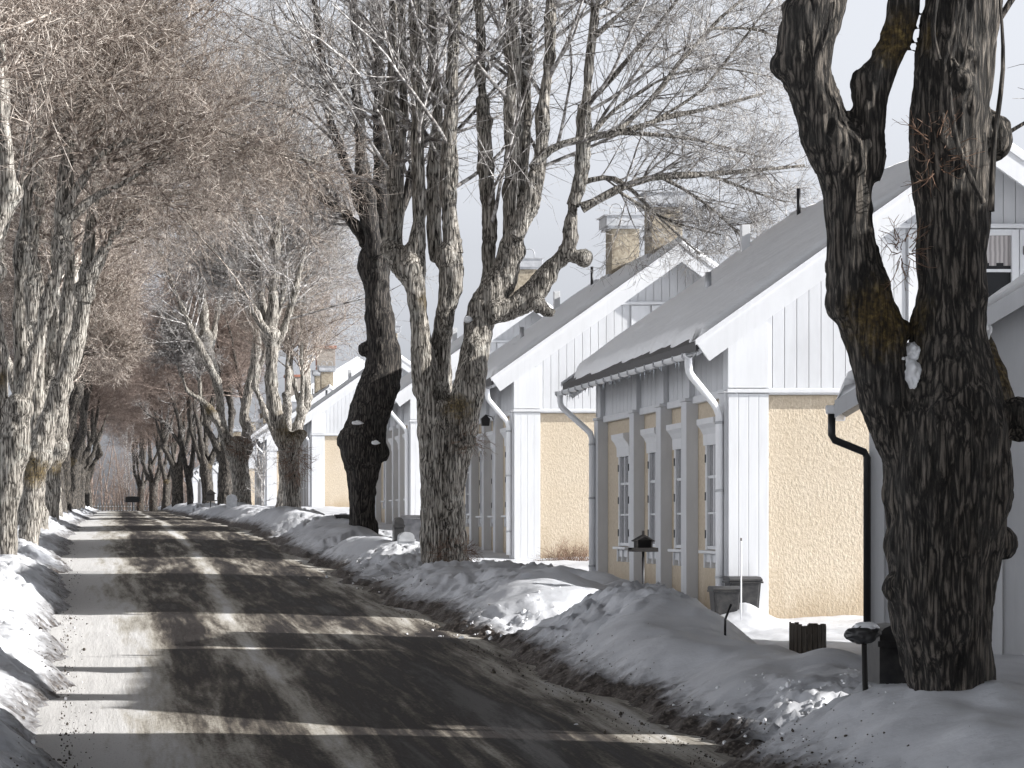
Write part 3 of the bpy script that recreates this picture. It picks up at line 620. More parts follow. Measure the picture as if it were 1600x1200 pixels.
def trunk_mesh(pls, stems, knobs, voxel, seed, amp=1.0, moss=()):
    bf = Buf()
    for pl in pls: bf.add(*capped(pl))
    for pl in stems:                        # only the thick start of a stem is fused with the trunk
        th = [p for p in pl if p[3] > .085]
        if len(th) > 1: bf.add(*capped(th))
    for c, r in knobs: bf.add(*sphere_buf(c, r))
    rk = np.random.default_rng(seed+500)
    for pl in pls:                          # burls and healed branch stubs
        for (a_, b_) in zip(pl, pl[1:]):
            if b_[3] > .09 and rk.random() < .75:
                t_ = rk.random(); v_ = rk.normal(0, 1, 3); v_[2] *= .3; v_ /= np.linalg.norm(v_); r_ = a_[3]*(1-t_)+b_[3]*t_
                c_ = np.array(a_[:3])*(1-t_)+np.array(b_[:3])*t_+v_*r_*.72; bf.add(*sphere_buf(c_, r_*rk.uniform(.3, .5)))
    me = remesh(np.concatenate(bf.V), np.concatenate(bf.Q), voxel)
    n = len(me.vertices); co = np.empty(n*3, np.float32); me.vertices.foreach_get('co', co); co = co.reshape(-1, 3).astype(float)
    no = np.empty(n*3, np.float32); me.vertices.foreach_get('normal', no); no = no.reshape(-1, 3)
    d = .055*fbm(co*1.3, 3, seed)+.045*np.clip(fbm(co*2.6, 3, seed+3)-.25, 0, 1)
    q = co*(np.array([13, 13, 2.0]) if voxel < .03 else np.array([8, 8, 1.5]))+.5*fbm(co*2, 2, seed+9)[:, None]; rg = 1-np.abs(noise(q, seed+5)); d = d+.038*(rg-.6)+.010*noise(co*np.array([26, 26, 7]), seed+8)
    # a few hollows and scars
    ho = fbm(co*1.9+5, 2, seed+21); d = d-.05*np.clip(ho-.75, 0, 1)
    P = co+no*(d*amp)[:, None]
    Qn = np.empty(len(me.loops), np.int32); me.loops.foreach_get('vertex_index', Qn); Qn = Qn.reshape(-1, 4)
    bf = Buf(); bf.add(P, Qn); rg_ = np.random.default_rng(seed)
    for pl in stems:                        # slender stems keep their own thickness
        R4, ln = resample(pl, max(10, int(sum(np.linalg.norm(np.subtract(a_[:3], b_[:3])) for a_, b_ in zip(pl, pl[1:]))/.22)))
        R4 = R4.copy(); m_ = len(R4); t_ = np.linspace(0, 1, m_)
        for _ in range(2): R4[1:-1] = (R4[:-2]+2*R4[1:-1]+R4[2:])/4
        R4[:, :3] += np.minimum(R4[:, 3:4]*.5, .03)*np.stack([np.interp(np.arange(m_), np.arange(0, m_+3, 3), rg_.normal(0, 1, len(np.arange(0, m_+3, 3)))) for _ in range(3)], -1)
        R4[:, 3] *= 1+.12*rg_.normal(0, 1, m_)*(R4[:, 3] > .02); bf.add(*tubes(R4[None, :, :3], np.maximum(R4[None, :, 3], .006), 8))
    me = bf.mesh('trunk'); V_ = np.concatenate(bf.V)
    a = me.attributes.new('moss', 'FLOAT', 'POINT'); mv = np.zeros(len(V_))
    for c_, r_ in moss: mv = np.maximum(mv, np.exp(-(((V_-np.array(c_))/r_)**2).sum(1)))
    a.data.foreach_set('value', mv.astype(np.float32)); return me
def grow(rng, P0, D0, Ln, R0, k, wig, up, tip=.25):
    """random-walk polylines: P0,D0 (n,3), Ln,R0 (n)"""
    n = len(P0); P = np.zeros((n, k, 3)); P[:, 0] = P0; d = D0/np.linalg.norm(D0, axis=1, keepdims=True); st = (Ln/(k-1))[:, None]
    curl = rng.normal(0, wig*.5, (n, 3))
    for j in range(1, k):
        d = d+rng.normal(0, wig, (n, 3))+curl+np.array([0, 0, up]); d /= np.linalg.norm(d, axis=1, keepdims=True); P[:, j] = P[:, j-1]+d*st
    t = np.linspace(0, 1, k)[None]; return P, R0[:, None]*(1-t*(1-tip))
def spawn(rng, P, Rr, m, t0, ang, lf, ln_par, rf):
    n, k, _ = P.shape; par = np.repeat(np.arange(n), m); t = rng.uniform(t0, .98, len(par)); f = t*(k-1); i = np.clip(f.astype(int), 0, k-2); fr = (f-i)[:, None]
    Q = P[par, i]*(1-fr)+P[par, i+1]*fr; T = P[par, i+1]-P[par, i]; T /= np.linalg.norm(T, axis=1, keepdims=True)+1e-9
    rr = Rr[par, i]*(1-fr[:, 0])+Rr[par, i+1]*fr[:, 0]
    v = rng.normal(0, 1, (len(par), 3)); v -= T*(v*T).sum(1, keepdims=True); v /= np.linalg.norm(v, axis=1, keepdims=True)+1e-9
    a = rng.normal(ang, .22, len(par))[:, None]; D = T*np.cos(a)+v*np.sin(a)
    return Q, D, ln_par[par]*lf*rng.uniform(.55, 1.25, len(par))*(1.15-.6*t), rr*rf*rng.uniform(.7, 1.1, len(par))
def resample(pl, k):
    P = np.array(pl, float); seg = np.concatenate([[0], np.cumsum(np.linalg.norm(np.diff(P[:, :3], axis=0), axis=1))]); t = np.linspace(0, seg[-1], k)
    return np.stack([np.interp(t, seg, P[:, j]) for j in range(4)], -1), seg[-1]
def crown_mesh(stems, seed, ncrown=99, n1=14, n2_=7, n3=5, l1=.33, up1=.05, minr=.0038, t0=.18, hang=None):
    rng = np.random.default_rng(seed); bf = Buf(); K = 12; stems = stems[:ncrown]
    S = [resample(s, K) for s in stems]; P = np.array([s[0][:, :3] for s in S]); Rr = np.array([s[0][:, 3] for s in S]); ln = np.array([s[1] for s in S])
    Q, D, L1, R1 = spawn(rng, P, Rr, n1, t0, .85, l1, np.clip(ln, 3, 9), .42); L1 = np.clip(L1, .6, 4.6); R1 = np.clip(R1, .011, .042)
    if hang is not None: D = D+np.array(hang)
    P1, q1 = grow(rng, Q, D, L1, R1, 9, .09, up1); bf.add(*tubes(P1, q1, 5))
    Q, D, L2, R2 = spawn(rng, P1, q1, n2_, .12, .8, .55, L1, .55); R2 = np.clip(R2, max(minr, .0055), .013)
    P2, q2 = grow(rng, Q, D, L2, R2, 6, .11, .02); bf.add(*tubes(P2, q2, 3))
    Q, D, L3, R3 = spawn(rng, P2, q2, n3, .1, .85, .6, L2, .6); R3 = np.clip(R3, minr, .008)
    P3, q3 = grow(rng, Q, D, np.clip(L3, .35, 1.25), R3, 4, .16, .0, .5); bf.add(*tubes(P3, q3, 3))
    return bf.mesh('crown')
def tuft_mesh(c, r, n, seed, length=.35, rad=.004, down=0.):
    rng = np.random.default_rng(seed); v = rng.normal(0, 1, (n, 3)); v /= np.linalg.norm(v, axis=1, keepdims=True); P0 = np.array(c)+v*np.array(r)*rng.uniform(.6, 1, (n, 1))
    P, q = grow(rng, P0, v+np.array([0, 0, .4-down]), rng.uniform(.4, 1.2, n)*length, np.full(n, rad), 5, .3, -.05*down, .4); V, Q = tubes(P, q, 3)
    Q2, D2, L2, R2 = spawn(rng, P, q, 3, .2, .7, .5, np.full(n, length), .7); P2, q2 = grow(rng, Q2, D2, L2, R2, 4, .3, 0, .5); bf = Buf(); bf.add(V, Q); bf.add(*tubes(P2, q2, 3)); return bf.mesh('tuft')

def tpx(Yd, pts, dy=0.0, oy=0.0):
    """traced limb: (px, py, halfwidth px[, dy]) at depth Yd -> world (x,y,z,r)"""
    out = []
    for q in pts:
        yy = Yd+oy+(q[3] if len(q) > 3 else 0); s_ = Yd/F; out.append(((q[0]-VX)*s_, yy, ZC+(VY-q[1])*s_, q[2]*s_))
    return out
def make_tree(label, base, trunks, stems, knobs=(), seed=1, voxel=.045, bark_='bark', twig='twig', amp=1.0, moss=(), cr={}, tufts=(), snow=(), extra_group='old pollarded lindens lining the street'):
    """all coordinates world; stored relative to base"""
    bx, by, bz = base; sh = lambda pl: [(p[0]-bx, p[1]-by, p[2]-bz, p[3]) for p in pl]
    root = thing('linden_tree', base, label, 'tree', extra_group)
    me = trunk_mesh([[(*q[:3], q[3]*.87) for q in sh(p)] for p in trunks], [sh(p) for p in stems], [((c[0]-bx, c[1]-by, c[2]-bz), r*.92) for c, r in knobs], voxel, seed, amp, [((c[0]-bx, c[1]-by, c[2]-bz), r) for c, r in moss])
    link('trunk', me, M[bark_], root)
    if cr is not None:
        link('crown', crown_mesh([sh(p) for p in stems], seed*13+5, **cr), M[twig], root)
    for c, r, n, ln, dn in tufts:
        link('shoot_tuft', tuft_mesh((c[0]-bx, c[1]-by, c[2]-bz), r, n, seed+77, ln, max(.0045, base[1]*.00008), dn), M['tuft'], root)
    for c, r in snow:
        k = MB(); k.blob((c[0]-bx, c[1]-by, c[2]-bz), r, seed, .3); k.build('snow_patch', M['snow'], root)
    return root
def up_stems(rng, ends, base_z, top=(6, 9), lean=.12, k=6):
    """free-growing stems from pollard heads: ends list of (x,y,z,r)"""
    out = []
    for (x, y, z, r) in ends:
        n = rng.integers(2, 4)
        for j in range(n):
            d = rng.normal(0, lean, 2); H = rng.uniform(*top); pl = []
            wob = rng.normal(0, .05, (k, 2))
            for i in range(k):
                t = i/(k-1); pl.append((x+d[0]*H*t+wob[i, 0]*t*2, y+d[1]*H*t+wob[i, 1]*t*2, z-.1+H*t*(1-.1*abs(d[0])), max(.018, r*.62*(1-t*.85))))
            out.append(pl)
    return out

# --- the biggest, nearest linden on the right
Y1 = 20.2; T = lambda pts, oy=0: tpx(Y1, pts, oy=oy)
trunks = [T([(1495, 1180, 66), (1490, 1110, 62), (1480, 1040, 72), (1470, 950, 84), (1474, 825, 100), (1478, 720, 112), (1480, 640, 100), (1483, 560, 76), (1488, 480, 60), (1487, 390, 56), (1488, 300, 58), (1480, 210, 76), (1488, 120, 76), (1504, 0, 67), (1508, -150, 60), (1512, -260, 50)]),
          T([(1450, 780, 60), (1420, 690, 58), (1382, 600, 56), (1360, 512, 52), (1332, 420, 50), (1326, 340, 49), (1320, 260, 58), (1290, 190, 46), (1266, 130, 40), (1258, 90, 46), (1264, 40, 43), (1276, 0, 41), (1290, -90, 36), (1296, -200, 30)]),
          T([(1345, 280, 42), (1356, 220, 40), (1364, 150, 38), (1384, 100, 34), (1402, 60, 27), (1413, 0, 27), (1420, -120, 23)]),
          T([(1530, 760, 62, .2), (1552, 690, 52, .4), (1580, 600, 40, .6), (1572, 510, 30, .7), (1556, 430, 19, .75), (1550, 370, 9, .8)])]
stems = [T([(1512, -200, 30), (1530, -450, 24), (1540, -750, 16), (1545, -1050, 9)]), T([(1480, -150, 26), (1450, -400, 20), (1440, -700, 13), (1430, -1000, 8)], .4),
         T([(1290, -120, 24), (1270, -350, 18), (1230, -600, 12), (1215, -900, 7)]), T([(1420, -80, 18), (1400, -300, 14), (1380, -600, 10), (1350, -850, 6)], -.3), T([(1555, 60, 6), (1590, 20, 5), (1640, -60, 4), (1700, -160, 3)], .4), T([(1570, 215, 4), (1610, 190, 3), (1680, 150, 2)], .3)]
kn = [(T([(1548, 200, 1)])[0][:3], .15), (T([(1545, 215, 1)])[0][:3], .17), (T([(1236, 100, 1)])[0][:3], .13), (T([(1352, 128, 1)])[0][:3], .12), (T([(1585, 655, 1)])[0][:3], .16), (T([(1400, 520, 1)])[0][:3], .10), (T([(1560, 850, 1)])[0][:3], .1), (T([(1330, 470, 1)])[0][:3], .2)]
def thin(Yd, pts, oy): return tpx(Yd, pts, oy=oy)
sprouts = [thin(Y1, [(1505, 330, 5), (1468, 260, 5), (1452, 180, 5), (1456, 110, 4), (1468, 60, 3), (1474, 10, 2)], -.48), thin(Y1, [(1440, 110, 5), (1432, 60, 4), (1440, 0, 3.5), (1446, -60, 3)], -.40),
           thin(Y1, [(1510, 340, 5), (1522, 250, 4), (1532, 160, 4), (1536, 90, 3), (1530, 20, 2)], -.47), thin(Y1, [(1452, 110, 3), (1470, 130, 2), (1482, 60, 2)], -.5)]
b1 = T([(1480, 1110, 1)])[0]; base = (b1[0], b1[1], b1[2]-.1)
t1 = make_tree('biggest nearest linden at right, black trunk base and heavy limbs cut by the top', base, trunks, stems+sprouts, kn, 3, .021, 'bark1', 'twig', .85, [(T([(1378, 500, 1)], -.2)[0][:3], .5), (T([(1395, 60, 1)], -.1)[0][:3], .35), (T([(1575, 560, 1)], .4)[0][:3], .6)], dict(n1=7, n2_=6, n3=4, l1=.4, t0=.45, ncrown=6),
    snow=[(tuple(T([(1414, 590, 1)], -.10)[0][:3]), (.07, .14, .13)), (tuple(T([(1400, 568, 1)], -.08)[0][:3]), (.06, .10, .06)), (tuple(T([(1420, 552, 1)], -.06)[0][:3]), (.06, .10, .07)), (tuple(T([(1552, 516, 1)], .25)[0][:3]), (.06, .08, .07))],
    tufts=[(tuple(T([(1400, 395, 1)], -.2)[0][:3]), (.1, .1, .1), 26, .25, 0), (tuple(T([(1440, 250, 1)], -.35)[0][:3]), (.12, .1, .2), 30, .28, 0)])

# --- the forked linden in the middle
Y2_ = 50.4; T = lambda pts, oy=0: tpx(Y2_, pts, oy=oy)
trunks = [T([(696, 930, 52), (696, 885, 46), (692, 820, 38), (693, 740, 41), (696, 680, 44), (697, 640, 34)]),
          T([(682, 690, 30), (672, 620, 27), (662, 560, 22), (654, 500, 20), (648, 440, 21), (650, 400, 24, .2), (655, 375, 20, .2)]), T([(650, 440, 16), (625, 405, 18), (605, 380, 14)], .4),
          T([(690, 690, 30), (690, 620, 26, .3), (692, 540, 21, .3), (697, 480, 19), (706, 420, 22), (704, 375, 22)]),
          T([(706, 720, 32), (722, 640, 28, -.25), (738, 560, 25, -.25), (750, 500, 26), (768, 460, 26), (790, 420, 22), (800, 375, 17)]),
          T([(765, 490, 22), (800, 483, 19), (829, 462, 19), (858, 425, 17), (884, 390, 15), (890, 350, 12), (892, 322, 11)], -.2),
          T([(830, 475, 14), (852, 492, 8), (862, 488, 5)], -.4), T([(884, 400, 12), (904, 408, 12), (914, 402, 8)], -.3)]
st = [T([(650, 400, 12), (657, 337, 11), (655, 187, 9), (650, 0, 8), (648, -200, 6), (640, -420, 3)], .2),
      T([(612, 392, 11), (620, 300, 10), (612, 150, 8), (625, 0, 7), (610, -200, 5), (600, -380, 3)], .5), T([(630, 400, 9), (632, 300, 8), (640, 150, 7), (636, 0, 6), (650, -250, 3)], 1.0),
      T([(704, 400, 14), (702, 300, 12), (702, 225, 11), (706, 112, 10), (712, 0, 9), (716, -200, 6), (730, -420, 3)]),
      T([(690, 400, 10), (684, 300, 9), (690, 150, 8), (682, 0, 7), (680, -250, 4)], .7),
      T([(768, 460, 12), (768, 375, 10), (764, 260, 9), (758, 150, 8), (750, 0, 7), (735, -250, 4)], .3),
      T([(800, 400, 15), (804, 262, 13), (802, 150, 11), (800, 0, 9), (790, -220, 6), (785, -420, 3)]),
      T([(806, 380, 12), (820, 300, 10), (823, 200, 9), (828, 0, 8), (835, -250, 4)], .4),
      T([(800, 370, 12), (832, 300, 10), (845, 187, 9), (860, 0, 8), (880, -200, 5), (890, -400, 3)], -.2),
      T([(892, 325, 10), (905, 285, 9), (909, 225, 8.5), (911, 169, 8), (920, 94, 7), (930, 0, 6.5), (940, -150, 5), (955, -350, 3)], -.2),
      T([(828, 265, 7), (856, 232, 6.5), (905, 221, 6), (961, 208, 5), (1025, 187, 4), (1100, 176, 3), (1190, 150, 2)], -.3),
      T([(905, 330, 8), (924, 322, 7), (957, 296, 6), (1025, 279, 5), (1100, 276, 4), (1180, 270, 3), (1250, 262, 1.8)], -.4),
      T([(961, 206, 4.5), (1025, 150, 4), (1062, 90, 3.4), (1100, 52, 3), (1180, -20, 2)], -.4),
      T([(912, 170, 5), (960, 120, 4), (1010, 60, 3.4), (1060, 0, 3), (1120, -90, 2)], .4), T([(908, 285, 5), (960, 268, 4), (1000, 300, 3), (1040, 345, 2.4), (1100, 395, 1.5)], .3),
      T([(930, 20, 4), (1000, -40, 3.5), (1080, -60, 3), (1180, -40, 2)], -.5),
      T([(905, 221, 4), (960, 170, 3), (1040, 120, 2.4), (1120, 110, 1.6), (1200, 125, 1)], -.3), T([(961, 208, 4), (1030, 215, 3), (1110, 230, 2), (1190, 250, 1.2)], -.3), T([(1025, 279, 3.5), (1080, 310, 2.6), (1130, 350, 2), (1170, 395, 1.2)], -.4),
      T([(1100, 277, 3), (1160, 300, 2), (1220, 320, 1.2)], -.4), T([(1025, 187, 3), (1090, 150, 2.4), (1160, 60, 1.8), (1220, -20, 1)], -.3), T([(925, 60, 4), (985, 10, 3), (1060, -50, 2)], -.2), T([(1100, 52, 2.5), (1180, 50, 2), (1240, 80, 1)], -.4), T([(957, 296, 3), (1000, 330, 2.5), (1050, 355, 2), (1120, 370, 1.2)], -.4)]
kn = [(T([(905, 406, 1)], -.3)[0][:3], .17), (T([(893, 322, 1)], -.2)[0][:3], .15), (T([(645, 420, 1)])[0][:3], .3), (T([(700, 400, 1)])[0][:3], .33), (T([(725, 690, 1)], -.3)[0][:3], .2), (T([(690, 820, 1)], -.35)[0][:3], .12), (T([(800, 395, 1)])[0][:3], .25), (T([(618, 390, 1)], .4)[0][:3], .25)]
b2 = T([(695, 900, 1)])[0]
make_tree('pale forked linden in mid picture with brown shoots round its foot', tuple(b2[:3]), trunks, st, kn, 7, .036, 'bark', 'twig', 1.0, [(T([(712, 640, 1)], -.4)[0][:3], .45), (T([(662, 470, 1)])[0][:3], .4), (T([(835, 470, 1)])[0][:3], .35)], dict(n1=16, n2_=7, n3=6, l1=.46, up1=.03, t0=.12),
    tufts=[(tuple(T([(707, 865, 1)], -.42)[0][:3]), (.42, .22, .26), 260, .2, .6), (tuple(T([(728, 690, 1)], -.5)[0][:3]), (.22, .12, .16), 50, .35, .3)],
    snow=[(tuple(T([(729, 500, 1)], -.2)[0][:3]), (.08, .1, .06))])

# --- the dark wet trunk behind it
Y3 = 64.0; T = lambda pts, oy=0: tpx(Y3, pts, oy=oy)
trunks = [T([(568, 900, 31), (568, 862, 29), (566, 800, 26), (566, 740, 30), (566, 700, 40), (574, 655, 34), (591, 605, 35), (598, 560, 28), (594, 500, 27), (590, 450, 26), (586, 410, 28), (592, 380, 24)])]
st = [T([(594, 420, 14), (596, 300, 12), (594, 200, 10), (590, 75, 8), (586, -100, 6), (580, -300, 3)]), T([(600, 400, 12), (612, 300, 10), (620, 150, 8), (615, 0, 6), (625, -250, 3)], .5),
      T([(585, 400, 12), (572, 320, 10), (560, 220, 8), (552, 80, 7), (545, -100, 5), (535, -300, 3)], -.4), T([(582, 390, 9), (540, 330, 7), (490, 290, 5), (440, 270, 3)], .3), T([(600, 380, 9), (640, 310, 7), (665, 200, 6), (680, 50, 5), (690, -150, 3)], .8),
      T([(590, 370, 9), (560, 290, 7), (520, 180, 6), (500, 50, 5), (480, -150, 3)], .9)]
kn = [(T([(548, 690, 1)])[0][:3], .34), (T([(590, 705, 1)])[0][:3], .28), (T([(607, 605, 1)])[0][:3], .2), (T([(572, 545, 1)])[0][:3], .18), (T([(592, 400, 1)])[0][:3], .42)]
b3 = T([(565, 870, 1)])[0]
make_tree('single dark wet trunk with a swollen burl at head height, behind the pale forked linden', tuple(b3[:3]), trunks, st, kn, 11, .045, 'barkdark', 'twig', 1.1, [], dict(n1=24, n2_=9, n3=6, l1=.5),
    snow=[(tuple(T([(583, 693, 1)], -.62)[0][:3]), (.09, .06, .05)), (tuple(T([(556, 662, 1)], -.45)[0][:3]), (.12, .1, .05))])

# --- mossy stub tree
Y4 = 91.0; T = lambda pts, oy=0: tpx(Y4, pts, oy=oy)
trunks = [T([(458, 840, 21), (458, 808, 19), (455, 750, 18), (450, 705, 19), (440, 670, 14), (428, 630, 12), (424, 590, 11), (425, 550, 12), (420, 520, 13)]), T([(450, 720, 14), (462, 690, 13), (468, 678, 11)], -.2)]
st = [T([(422, 530, 8), (428, 460, 7), (430, 380, 6), (440, 250, 5), (445, 100, 3)]), T([(418, 530, 8), (405, 450, 7), (395, 380, 6), (380, 270, 4), (370, 120, 2.5)], .4), T([(425, 560, 6), (450, 500, 5), (470, 430, 4), (485, 330, 3), (490, 200, 2)], .6), T([(415, 520, 6), (385, 470, 5), (350, 430, 4), (315, 400, 2.5)], -.5), T([(424, 540, 6), (445, 450, 5), (460, 350, 4), (470, 200, 3)], 1.2)]
kn = [(T([(422, 525, 1)])[0][:3], .38), (T([(455, 705, 1)])[0][:3], .42), (T([(467, 680, 1)])[0][:3], .28)]
b4 = T([(458, 820, 1)])[0]
make_tree('linden with a mossy cut stub and beard of brown shoots beside the fourth yellow gable', tuple(b4[:3]), trunks, st, kn, 17, .06, 'bark', 'twig', 1.1, [(T([(458, 672, 1)])[0][:3], 1.0)], dict(n1=36, n2_=10, n3=8, l1=.55, minr=.006),
    tufts=[(tuple(T([(460, 722, 1)], -.5)[0][:3]), (.42, .3, .6), 170, .5, 1.0)])
# --- leaning snapped limb
Y5 = 129.0; T = lambda pts, oy=0: tpx(Y5, pts, oy=oy)
trunks = [T([(378, 820, 18), (378, 792, 17), (376, 740, 17), (372, 700, 16)]), T([(366, 715, 11), (355, 690, 9), (338, 655, 8), (322, 632, 7), (308, 622, 6), (292, 610, 5), (284, 585, 4)]), T([(362, 705, 9), (348, 665, 8), (340, 600, 7), (330, 555, 6), (322, 520, 6)], .3), T([(382, 715, 10), (385, 680, 9), (382, 645, 9), (392, 595, 8), (400, 550, 8), (403, 500, 7)], -.2)]
st = [T([(322, 530, 6), (315, 450, 5), (310, 350, 4), (300, 200, 3), (295, 90, 1.5)]), T([(403, 510, 6), (405, 420, 5), (400, 320, 4), (410, 180, 3), (400, 60, 1.5)]), T([(340, 600, 5), (290, 500, 4), (250, 400, 3), (220, 280, 2)], -.8), T([(330, 540, 4), (345, 460, 3.5), (350, 350, 3), (360, 220, 2)], .4), T([(284, 590, 3), (275, 550, 2.5), (262, 500, 2)]), T([(400, 520, 4), (380, 440, 3.5), (372, 340, 3), (360, 250, 2)], .8), T([(313, 626, 3), (310, 580, 3), (298, 530, 2)], .1)]
b5 = T([(378, 800, 1)])[0]
make_tree('linden with one snapped limb leaning left over the road, farther off between the houses', tuple(b5[:3]), trunks, st, [(T([(375, 700, 1)])[0][:3], .6), (T([(322, 525, 1)])[0][:3], .3), (T([(403, 505, 1)])[0][:3], .3)], 19, .07, 'bark', 'twig', 1.2, [(T([(328, 640, 1)])[0][:3], .6)], dict(n1=36, n2_=10, n3=8, l1=.6, minr=.008),
    tufts=[(tuple(T([(380, 700, 1)], -.6)[0][:3]), (.6, .3, .5), 120, .5, .3)])

# --- left row, traced
YA = 50.0; T = lambda pts, oy=0: tpx(YA, pts, oy=oy)
trunks = [T([(6, 930, 24), (7, 890, 22), (10, 800, 22), (18, 720, 25), (28, 650, 24), (42, 600, 17), (60, 540, 15), (76, 470, 14), (92, 410, 14), (98, 340, 12)]), T([(12, 700, 18), (-2, 600, 16), (-10, 500, 15), (-14, 400, 15)], .3), T([(30, 640, 14), (34, 560, 12), (26, 470, 11), (30, 400, 11)], .8)]
st = [T([(95, 380, 12), (103, 280, 10), (112, 180, 8), (130, 60, 7), (136, -100, 5), (150, -300, 3)]), T([(98, 340, 9), (130, 280, 7), (165, 235, 6), (205, 220, 5), (260, 210, 4), (330, 200, 2.5), (400, 225, 1.5)], -.3), T([(98, 360, 8), (150, 310, 6), (230, 260, 5), (300, 235, 4), (380, 232, 3), (450, 250, 2), (500, 262, 1.3)], -.5),
      T([(-14, 420, 12), (-20, 300, 10), (-16, 150, 8), (-30, 0, 6), (-40, -250, 3)]), T([(28, 420, 9), (40, 300, 8), (46, 150, 6), (40, 0, 5), (50, -250, 3)], .8), T([(-14, 420, 9), (20, 330, 7), (60, 200, 6), (80, 60, 5), (95, -150, 3)], -.6), T([(110, 200, 6), (160, 120, 5), (220, 40, 4), (260, -60, 3)], .3)]
bA = T([(8, 900, 1)])[0]
make_tree('linden at the left picture edge with bright leaning limb and pale arching boughs', tuple(bA[:3]), trunks, st, [(T([(28, 640, 1)])[0][:3], .36), (T([(97, 385, 1)])[0][:3], .25), (T([(-12, 430, 1)])[0][:3], .3)], 23, .04, 'bark', 'twigred', 1.0, [(T([(5, 590, 1)])[0][:3], .4), (T([(30, 700, 1)])[0][:3], .35)], dict(n1=34, n2_=11, n3=8, l1=.6, up1=.0))
YB = 61.0; T = lambda pts, oy=0: tpx(YB, pts, oy=oy)
trunks = [T([(44, 890, 20), (45, 850, 19), (50, 780, 19), (60, 715, 22), (80, 650, 18), (104, 580, 15), (124, 520, 13), (133, 450, 12)]), T([(58, 720, 15), (56, 640, 13), (60, 560, 12), (52, 480, 12)], .6), T([(90, 640, 10), (92, 560, 9), (100, 500, 9)], 1.0)]
st = [T([(132, 470, 11), (140, 380, 9), (150, 260, 8), (155, 120, 6), (160, -80, 3)]), T([(52, 500, 10), (48, 400, 9), (62, 280, 8), (58, 120, 6), (60, -100, 3)]), T([(134, 440, 7), (170, 380, 6), (210, 330, 5), (270, 300, 3), (330, 310, 2)], -.3), T([(100, 510, 8), (108, 400, 7), (100, 280, 6), (110, 120, 4), (112, -80, 2.5)], 1.0), T([(135, 450, 7), (180, 340, 6), (215, 200, 5), (240, 60, 4), (250, -120, 2.5)], .5)]
bB = T([(46, 870, 1)])[0]
make_tree('linden with yellow moss at its fork, second from the left edge of the picture', tuple(bB[:3]), trunks, st, [(T([(62, 715, 1)])[0][:3], .36), (T([(132, 455, 1)])[0][:3], .27)], 29, .045, 'bark', 'twigred', 1.1, [(T([(52, 735, 1)], -.2)[0][:3], .6)], dict(n1=34, n2_=11, n3=8, l1=.6, up1=.0))
YC = 84.0; T = lambda pts, oy=0: tpx(YC, pts, oy=oy)
trunks = [T([(78, 830, 15), (80, 800, 14), (84, 740, 14), (88, 700, 15), (96, 640, 12), (106, 590, 10)]), T([(84, 710, 11), (78, 640, 10), (84, 570, 9)], .5)]
st = [T([(105, 600, 9), (116, 520, 8), (120, 420, 6), (124, 300, 5), (120, 150, 3)]), T([(84, 580, 8), (80, 480, 7), (86, 380, 6), (80, 200, 4)]), T([(106, 590, 6), (135, 530, 5), (160, 470, 4), (190, 440, 3)]), T([(106, 590, 6), (140, 480, 5), (160, 360, 4), (175, 220, 3)], .5), T([(110, 560, 5), (150, 545, 4), (185, 550, 3)], -.4)]
bC = T([(80, 815, 1)])[0]
make_tree('narrow linden third from the left edge, leaning in over the snow bank', tuple(bC[:3]), trunks, st, [(T([(90, 700, 1)])[0][:3], .4)], 31, .06, 'bark', 'twigred', 1.1, [(T([(88, 735, 1)])[0][:3], .5)], dict(n1=32, n2_=10, n3=8, l1=.55, minr=.006))

# --- generic pollards, built three times and copied
def generic(seed, twig, loc, label, tall=(5.5, 8.5), minr=.006, dens=(30, 10, 8)):
    rng = np.random.default_rng(seed); r0 = rng.uniform(.42, .52); hz = rng.uniform(2.4, 3.2); tr = []; ends = []
    lx, ly = rng.normal(0, .12, 2); tr.append([(0, 0, -.6, r0*1.15), (0, 0, .2, r0), (lx*.5, ly*.5, hz*.5, r0*.9), (lx, ly, hz, r0*1.02)])
    n = 4; a0 = rng.uniform(0, 6.28)
    for j in range(n):
        a_ = a0+j*2*math.pi/n+rng.normal(0, .3); sp_ = rng.uniform(.7, 1.5); H = rng.uniform(1.4, 2.8); e = (lx+math.cos(a_)*sp_, ly+math.sin(a_)*sp_, hz+H)
        tr.append([(lx, ly, hz-.3, r0*.55), (lx+math.cos(a_)*sp_*.55, ly+math.sin(a_)*sp_*.55, hz+H*.4, r0*.42), (*e, r0*.38)]); ends.append((*e, r0*.38))
    st = up_stems(rng, ends, 0, tall, .17); kn = [((e[0], e[1], e[2]), r0*.5) for e in ends]
    o = make_tree(label, (0, 0, 0), tr, st, kn, seed, .07, 'bark' if twig == 'twigred' else 'bark1', twig, 1.1, [((0, 0, hz), .5)], dict(n1=dens[0], n2_=dens[1], n3=dens[2], l1=.5, minr=minr))
    o.location = loc; return o
def place(o, x, y, label, rz, s=1.0):
    o.location = (x, y, gz(x, y)-.1); o.rotation_euler = (0, 0, rz); o.scale = (s, s, s); o['label'] = label
G1 = generic(101, 'twigred', (0, 0, 0), 'x'); G2 = generic(102, 'twigred', (0, 0, 0), 'x'); G3 = generic(103, 'twigfar', (0, 0, 0), 'x', (7.5, 10.5), minr=.010, dens=(30, 10, 7)); G4 = generic(104, 'twigfar', (0, 0, 0), 'x', (7.5, 10.5), minr=.011, dens=(30, 10, 7))
